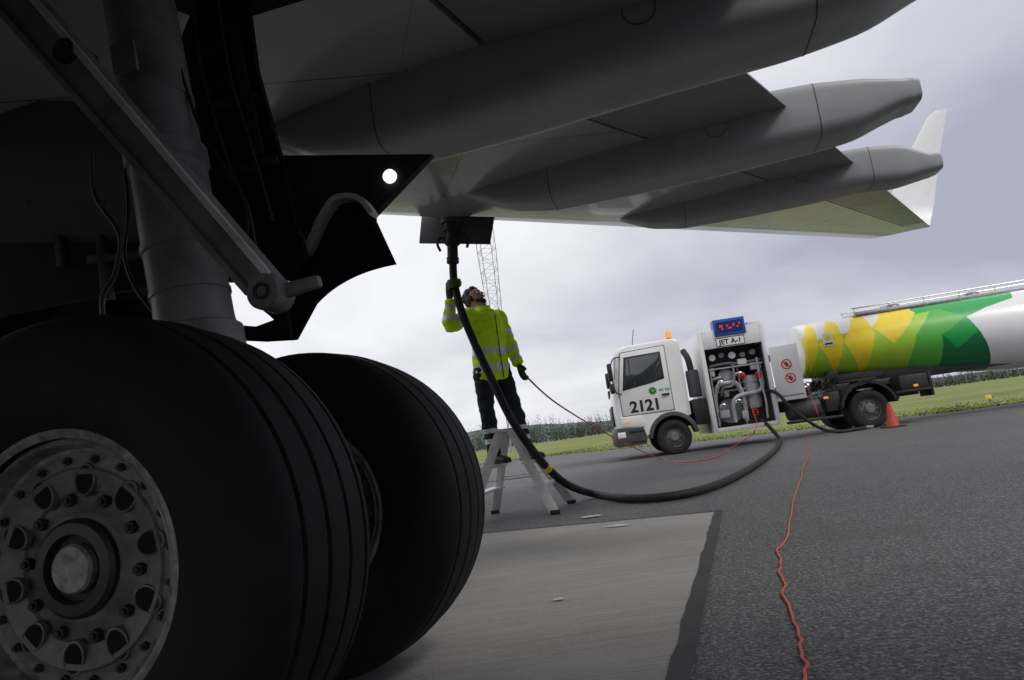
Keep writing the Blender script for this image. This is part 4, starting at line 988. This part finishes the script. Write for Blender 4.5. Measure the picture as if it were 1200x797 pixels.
# ------------------------------------------------------------------ hoses and cables
hs_ = [at(531, 300, 6.42), at(531, 316, 6.41), hose_hand+PP, at(541, 365, 6.36), at(556, 402, 6.34), at(574, 440, 6.32), at(598, 489, 6.25), at(622, 525, 6.35), at(643, 550, 6.6), at(667, 569, 6.9)]
hs_ += [gnd(x, y, .046) for x, y in ((697, 579), (740, 584), (790, 581), (835, 570), (872, 553), (898, 536), (911, 524), (914, 517))]
def wpt(u, v, z): return F0+V((.995*u+.1*v, -.1*u+.995*v, z))
hs_ += [wpt(2.0, -.35, .1), wpt(1.9, -.1, .36), wpt(1.85, .12, .48)]
hose = empty('refuelling_hose', gnd(740, 584), 0, 'thick black refuelling hose running from the wing across the asphalt to the truck', 'hose')
def rel(pts, e): return [p-e.location for p in pts]
mb = MB(); mb.tube(cat_rom(rel(hs_, hose), 10), .038, 16); mb.build('hose_pipe', M_HOSE, hose)
mb = MB(); c0 = at(530, 262, 6.42); c1 = at(531, 312, 6.41)
q = rel([c0, c1], hose); mb.lathe([(.05, 0), (.085, .02), (.085, .1), (.06, .11), (.06, .17), (.075, .18), (.075, .23), (.052, .25), (.052, .36), (.06, .37), (.06, .42), (.04, .43)], q[0]+V((0, 0, .02)), q[1]-q[0], 28); cp = mb.build('coupling', M_GEARDK, hose)
for sg in (-1, 1):
    b_ = q[0].lerp(q[1], .35); mb = MB(); mb.tube(cat_rom([b_+V((.05*sg, 0, 0)), b_+V((.12*sg, -.02, .01)), b_+V((.15*sg, -.03, -.05)), b_+V((.13*sg, -.03, -.12))], 5), .014, 8)
    mb.build('coupling_handle', M_BLK, cp)
dense = cat_rom(hs_, 10)
i = min(range(len(dense)), key=lambda i: (dense[i]-at(641, 548, 6.58)).length)
mb = MB(); mb.tube(rel(dense[i-1:i+2], hose), .0405, 16); mb.build('tape_band', M_YEL, hose)
h2 = [wpt(2.0, .2, 1.05), wpt(2.17, -.15, 1.0), wpt(2.4, -.35, .6), wpt(2.75, -.5, .2), wpt(3.1, -.5, .05), wpt(3.5, -.4, .04), wpt(3.75, -.25, .04)]
e2 = empty('fuel_hose', wpt(3.1, -.5, 0), 0, 'short black hose drooping from the open pump cabinet to the asphalt', 'hose')
mb = MB(); mb.tube(cat_rom(rel(h2, e2), 10), .034, 12); mb.build('hose_pipe', M_HOSE, e2)
mb = MB(); mb.cyl(h2[-1]-e2.location, h2[-1]-e2.location+V((.18, .06, 0)), .04, .03); mb.build('hose_end', M_MIDG, e2)
lh = PP+wr['l']+V((.02, -.02, -.08))
d1 = [lh, at(650, 471, 7.6), at(700, 502, 9.3), at(742, 524, 10.6), gnd(776, 538, .02), gnd(805, 541, .02), gnd(838, 536, .02), gnd(858, 524, .02), wpt(1.62, -.25, .3), wpt(1.67, -.02, .8)]
e3 = empty('control_cable', gnd(805, 541), 0, 'thin red cable hanging from the worker to the pump cabinet', 'cable')
mb = MB(); mb.tube(cat_rom(rel(d1, e3), 10), .009, 8); mb.build('cable_line', M_ORG, e3)
mb = MB(); mb.tube([lh-e3.location+V((0, 0, .06)), lh-e3.location+V((.01, -.01, -.05))], .017, 10); mb.build('hand_switch', M_BLK, e3)
gp = [(943, 500), (946, 512), (948, 530), (941, 548), (938, 562), (930, 585), (926, 610), (921, 632), (911, 645), (915, 655), (913, 670), (920, 682), (917, 695), (926, 712), (930, 728), (938, 745), (937, 757), (944, 775), (943, 790), (950, 815), (948, 850), (960, 900)]
e4 = empty('bonding_cable', gnd(926, 610), 0, 'thin orange earthing cable wriggling across the asphalt towards the viewer', 'cable')
pts = [wpt(2.84, .02, 1.3), wpt(2.85, -.12, .9), wpt(2.87, -.25, .3)]+[gnd(x, y, .011) for x, y in gp]
dn = cat_rom(rel(pts, e4), 10)
for i in range(25, len(dn)):
    p = dn[i]; dn[i] = p+V((noise.noise(V((i*.17, 0, 0)))*.009, 0, 0))
mb = MB(); mb.tube(dn, .0042, 8); mb.build('cable_line', M_ORG, e4)

# ------------------------------------------------------------------ sky and sun
wd = bpy.data.worlds.new('World'); scene.world = wd; wd.use_nodes = True
nt = wd.node_tree; N = nt.nodes; L = nt.links; bg = N['Background']
SUN_EL, SUN_AZ = math.radians(48), math.radians(130)
sky = N.new('ShaderNodeTexSky'); sky.sky_type = 'NISHITA'; sky.sun_disc = False; sky.sun_elevation = SUN_EL; sky.sun_rotation = SUN_AZ
tc = N.new('ShaderNodeTexCoord'); sp = N.new('ShaderNodeSeparateXYZ'); L.new(tc.outputs['Generated'], sp.inputs[0])
def mth(op, a, b=None):
    n = N.new('ShaderNodeMath'); n.operation = op
    for i, x in enumerate((a, b)):
        if x is None: continue
        if isinstance(x, (int, float)): n.inputs[i].default_value = x
        else: L.new(x, n.inputs[i])
    return n.outputs[0]
za = mth('ADD', mth('ABSOLUTE', sp.outputs['Z']), .2)
cx = mth('DIVIDE', sp.outputs['X'], za); cy = mth('DIVIDE', sp.outputs['Y'], za)
cb = N.new('ShaderNodeCombineXYZ'); L.new(cx, cb.inputs[0]); L.new(cy, cb.inputs[1])
nz = N.new('ShaderNodeTexNoise'); nz.inputs['Scale'].default_value = .8; nz.inputs['Detail'].default_value = 5; nz.inputs['Roughness'].default_value = .5; nz.inputs['Distortion'].default_value = .25
L.new(cb.outputs[0], nz.inputs['Vector'])
gx = mth('MULTIPLY', sp.outputs['X'], -.56)
f = mth('ADD', mth('MULTIPLY', nz.outputs['Fac'], 1.1), gx)
f = mth('ADD', f, mth('MULTIPLY', mth('ABSOLUTE', mth('SUBTRACT', sp.outputs['Z'], .16)), .7))
f = mth('ADD', f, -.02)
rp = N.new('ShaderNodeValToRGB'); e = rp.color_ramp.elements
e[0].position = .18; e[0].color = (.39, .395, .485, 1); e[1].position = .72; e[1].color = (.85, .85, .875, 1)
k = e.new(.42); k.color = (.58, .585, .655, 1)
L.new(f, rp.inputs['Fac'])
sc = N.new('ShaderNodeMixRGB'); sc.blend_type = 'MULTIPLY'; sc.inputs['Fac'].default_value = 1; sc.inputs['Color2'].default_value = (10, 10, 10, 1)
L.new(rp.outputs['Color'], sc.inputs['Color1'])
mx = N.new('ShaderNodeMixRGB'); mx.inputs['Fac'].default_value = .95
L.new(sky.outputs['Color'], mx.inputs['Color1']); L.new(sc.outputs['Color'], mx.inputs['Color2'])
L.new(mx.outputs['Color'], bg.inputs['Color']); bg.inputs['Strength'].default_value = .113
sd = bpy.data.lights.new('sun', 'SUN'); sd.energy = 1.4; sd.angle = math.radians(14); sd.color = (1, .97, .92)
so = bpy.data.objects.new('sun', sd); COL.objects.link(so)
dv = V((math.sin(SUN_AZ)*math.cos(SUN_EL), math.cos(SUN_AZ)*math.cos(SUN_EL), math.sin(SUN_EL)))
so.rotation_euler = (-dv).to_track_quat('-Z', 'Y').to_euler(); so.location = (20, -20, 30)
